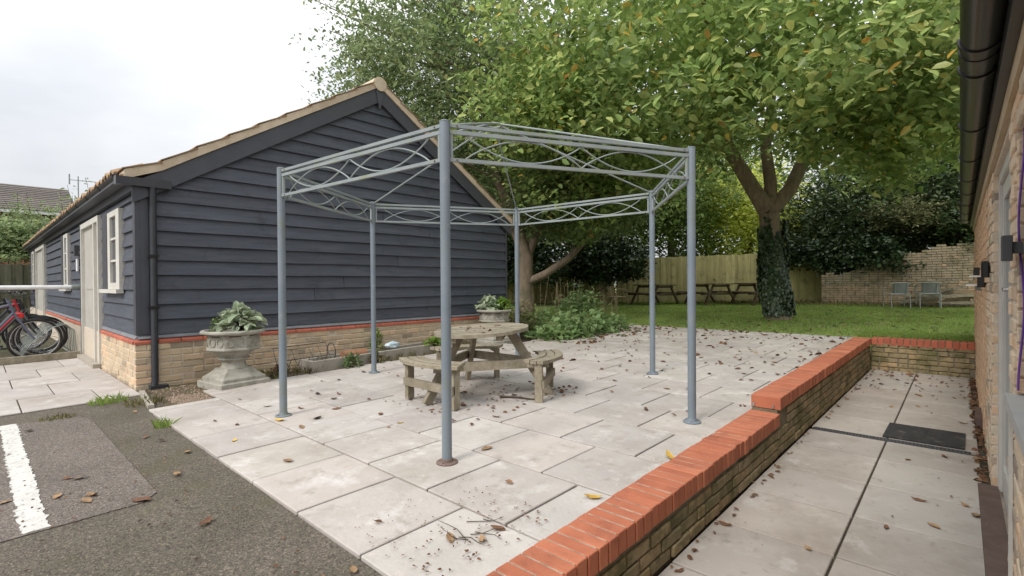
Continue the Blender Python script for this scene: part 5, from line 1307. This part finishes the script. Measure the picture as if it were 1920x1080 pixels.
for i in range(8):
    x = -10.95-.225*i; z = gz(x, 1)-.02
    MB().tube([(x, .45, z+.02), (x, .62, z+.30), (x, .85, z+.52), (x, 1.02, z+.56), (x, 1.13, z+.45), (x, 1.15, z+.02)], .0075, 7).build('hoop', 'galv', rk, smooth=True)
for yy in (.46, 1.14): MB().tube([(-10.88, yy, gz(-11, yy)), (-12.7, yy, gz(-12.7, yy))], .014, 8).build('base_bar', 'galv', rk)
ra = empty('barrier_rail', (-11.1, 0, -.07), 'pale grey horizontal metal rail reaching the barn wall', 'rail')
MB().tube([(-11.0, 1.215, 1.085), (-11.0, -3.5, 1.085)], .034, 12).build('rail', 'white', ra, smooth=True)
MB().tube([(-11.0, 1.222, 1.085), (-11.0, 1.10, 1.085)], .045, 12).build('socket', 'galv', ra, smooth=True)
MB().tube([(-11.0, -3.45, -.1), (-11.0, -3.45, 1.06)], .04, 12).build('post', 'galv', ra, smooth=True)

# ================================================================== FALLEN LEAVES AND DEBRIS
def leaf_piece(m, seed, L_=.11, w_=.07):
    g = np.random.default_rng(seed); n = 5; v = []
    cu, tw = g.uniform(.03, .22), g.uniform(-.3, .3)
    for i in range(n+1):
        t = i/n; hw = w_*.5*math.sin(math.pi*min(.98, t*.92+.04))**.8; y = L_*(t-.5); zz = cu*L_*(t-.45)**2*2.0+g.normal(0, .003)
        lift = cu*hw*1.3
        v += [(-hw+g.normal(0, .002), y, zz+lift+tw*hw), (0, y, zz), (hw+g.normal(0, .002), y, zz+lift-tw*hw)]
    f = []
    for i in range(n): a = 3*i; f += [(a, a+1, a+4, a+3), (a+1, a+2, a+5, a+4)]
    k = len(v); v += [(-.002, -L_*.5, v[1][2]), (.002, -L_*.5, v[1][2]), (.006, -L_*.85, v[1][2]+.012)]; f.append((k, k+1, k+2))
    zmin = min(p[2] for p in v); v = [(x, y, z-zmin) for x, y, z in v]
    me = mesh_from(v, f, 'fallen_leaf', True); me.materials.append(mt[m]); return me
LM = [leaf_piece(m, 200+i, random.uniform(.075, .12), random.uniform(.04, .07)) for i, m in enumerate(['deadbrown', 'deadtan', 'deadbrown', 'deaddark', 'deadtan', 'deadbrown', 'deadyellow'])]
PATIO = [(-4.39, 1.44), (-4.24, 1.72), (-3.9, 1.75), (-4.05, 1.95), (-4.22, 2.21), (-4.49, 2.01), (-4.93, 2.38), (-4.75, 2.52), (-4.59, 2.38), (-4.81, 1.84), (-3.75, 2.37), (-3.39, 2.32), (-2.41, 2.34), (-2.9, 2.93), (-3.96, 1.28), (-3.24, 1.36), (-5.65, 3.33), (-3.51, 2.73), (-3.79, 3.33), (-3.31, 3.59), (-4.66, 1.36), (-5.43, 2.88), (-3.02, 3.98), (-3.41, 3.02), (-1.45, 2.17), (-2.28, 4.75), (-2.53, 7.66), (-2.31, 7.66), (-2.77, 6.82), (-2.75, 5.61), (-2.9, 4.78), (-2.06, 3.9), (-2.24, 5.75), (-2.57, 8.77), (-2.01, 7.64), (-1.93, 5.98), (-5.07, 7.36)]
PATH = [(-0.17, 3.76), (-0.65, 3.02), (-0.37, 3.56), (-0.04, 4.21), (0.01, 4.08), (-0.17, 5.21), (-0.26, 4.12), (-0.38, 4.96), (-0.08, 6.46), (-1.08, 3.0), (-0.66, 6.79), (-0.45, 6.99), (-1.08, 2.38)]
ASPH = [(-3.71, 0.3), (-3.95, 0.42), (-4.01, 0.37), (-3.51, 0.4), (-3.58, 0.43), (-4.64, 0.88), (-4.43, 0.94), (-3.99, 0.99), (-3.56, 0.83), (-2.73, 0.75), (-3.83, 0.1), (-5.64, 0.99), (-3.29, 0.6), (-5.58, 0.29), (-1.82, 1.02)]
def drop(lst, zf, label, group, dz, pick):
    for i, (x, y) in enumerate(lst):
        me = LM[pick[i % len(pick)]]
        o = inst('fallen_leaf', me, None, (x, y, zf(x, y)+dz), (random.gauss(0, .08), random.gauss(0, .08), random.uniform(0, 6.3)), (random.uniform(.5, .95),)*3)
        lk = {'deadbrown': 'brown', 'deadtan': 'pale tan', 'deaddark': 'blackened', 'deadyellow': 'yellow'}[me.materials[0].name]
        tag(o, lk+' '+label, 'leaf', lk+' '+group)
drop(PATIO, gz, 'fallen leaf lying on the patio slabs', 'fallen leaves on the patio', .003, [0, 6, 1, 3, 2, 0, 3, 5, 3, 0, 2, 6, 1])
drop(PATH, pz, 'fallen leaf lying on the sunken path slabs', 'fallen leaves on the path', .003, [1, 4, 0, 4, 1, 0, 5])
drop(ASPH, gz, 'fallen leaf lying on the asphalt', 'fallen leaves on the asphalt', -.006, [1, 4, 0, 1, 4, 2, 3])
tag(inst('fallen_leaf', LM[6], None, (-1.40, 2.96, gz(-1.4, 2.96)+.006), (.2, .3, 1.0)), 'bright yellow fallen leaf against the red coping', 'leaf')
gl = np.random.default_rng(17)
def litter(n, xr, yr, zf, size, seed, label, m='dead', cond=None, dens=None):
    g = np.random.default_rng(seed); x = g.uniform(*xr, n); y = g.uniform(*yr, n)
    if cond is not None: k = cond(x, y, g.uniform(0, 1, n)); x, y = x[k], y[k]
    C = np.stack([x, y, [zf(a, b)+.010 for a, b in zip(x, y)]], 1)
    a = g.uniform(0, 6.3, len(C)); A = np.stack([np.cos(a), np.sin(a), g.normal(0, .12, len(C))], 1)
    tag(leaf_obj('leaf_litter', C, size, m, None, aspect=.5, seed=seed, axis=A, fold=.5), label, 'leaves', kind='stuff')
litter(900, (-6.1, -1.4), (1.2, 10.5), gz, .045, 301, 'small scraps of dead leaf scattered over the patio', cond=lambda x, y, r: r < ((y-1.0)/9.5)**1.5*.9+.03)
litter(320, (-6.1, -1.4), (5.5, 10.5), gz, .09, 302, 'larger dead leaves scattered on the far patio', cond=lambda x, y, r: r < .22+.6*((y-5.5)/5)**2)
litter(130, (-6.1, -4.8), (7.0, 10.5), gz, .08, 303, 'drift of dead leaves along the flower bed edge')
litter(420, (-.05, .075), (4.72, 9.1), pz, .05, 304, 'dark leaf litter packed along the foot of the brick wall', cond=lambda x, y, r: x > xw(y)-.075)
litter(75, (-1.15, -1.07), (1.5, 9.2), pz, .035, 305, 'crumbs of leaf litter along the retaining wall foot')
litter(150, (-1.1, 0), (7.3, 9.25), pz, .05, 306, 'leaf litter on the shaded end of the sunken path', cond=lambda x, y, r: r < .25+.7*(y-7.3)/2)
litter(24, (-1.1, 0), (1.6, 7.3), pz, .02, 307, 'tiny leaf scraps on the sunken path')
litter(220, (-7.5, -.3), (10.7, 16.5), lawn_z, .08, 313, 'brown dead leaves lying on the lawn grass')
litter(420, (-9.5, -.1), (10.8, 17.5), lawn_z, .10, 308, 'yellowing fallen leaves scattered over the lawn', 'leafO')
litter(130, (-4.3, -2.9), (2.6, 4.3), gz, .032, 309, 'dark seed husks and crumbs under the picnic table')
litter(160, (-6.2, -1.4), (-.3, 1.08), lambda x, y: gz(x, y)-.014, .02, 310, 'tiny leaf scraps on the asphalt')
litter(140, (-2.2, -1.45), (1.15, 1.9), gz, .015, 311, 'soil crumbs around the fallen twigs')
litter(14, (-3.95, -3.4), (3.2, 3.8), lambda x, y: TC.z+tz(x-TC.x, y-TC.y)-.004, .05, 312, 'dark husks lying on the round table top', cond=lambda x, y, r: (x-TC.x)**2+(y-TC.y)**2 < .17)
gt = np.random.default_rng(19); mb = MB()
for i in range(9):
    a = gt.uniform(0, 6.3); L_ = gt.uniform(.08, .20); x, y = -1.68+gt.normal(0, .05), 1.50+gt.normal(0, .06); z = gz(x, y)+.006
    pts = [(x, y, z)]
    for j in range(3): a += gt.normal(0, .35); x += math.cos(a)*L_/3; y += math.sin(a)*L_/3; pts.append((x, y, z+gt.uniform(0, .012)))
    mb.tube(pts, [.0024, .002, .0016, .001], 5)
tag(mb.build('twig_cluster', 'twig'), 'tangle of dry twigs lying near the coping on the patio', 'twigs')
for (x, y, a) in ((-1.60, 1.62, 2), (-1.70, 1.42, 1), (-1.58, 1.50, 4)):
    tag(inst('fallen_leaf', LM[int(a) % 6], None, (x, y, gz(x, y)+.004), (.1, .1, a), (.7,)*3), 'shrivelled leaf caught in the tangle of twigs', 'leaf', 'leaves in the twigs')
mb = MB(); mb.tube([(-3.35, 3.43, gz(-3.3, 3.4)+.015), (-3.2, 3.52, gz(-3.3, 3.4)+.012), (-3.02, 3.56, gz(-3.3, 3.4)+.014)], [.012, .010, .006], 6)
tag(mb.build('stick', 'twig'), 'thin dark stick lying under the right-hand bench', 'stick')
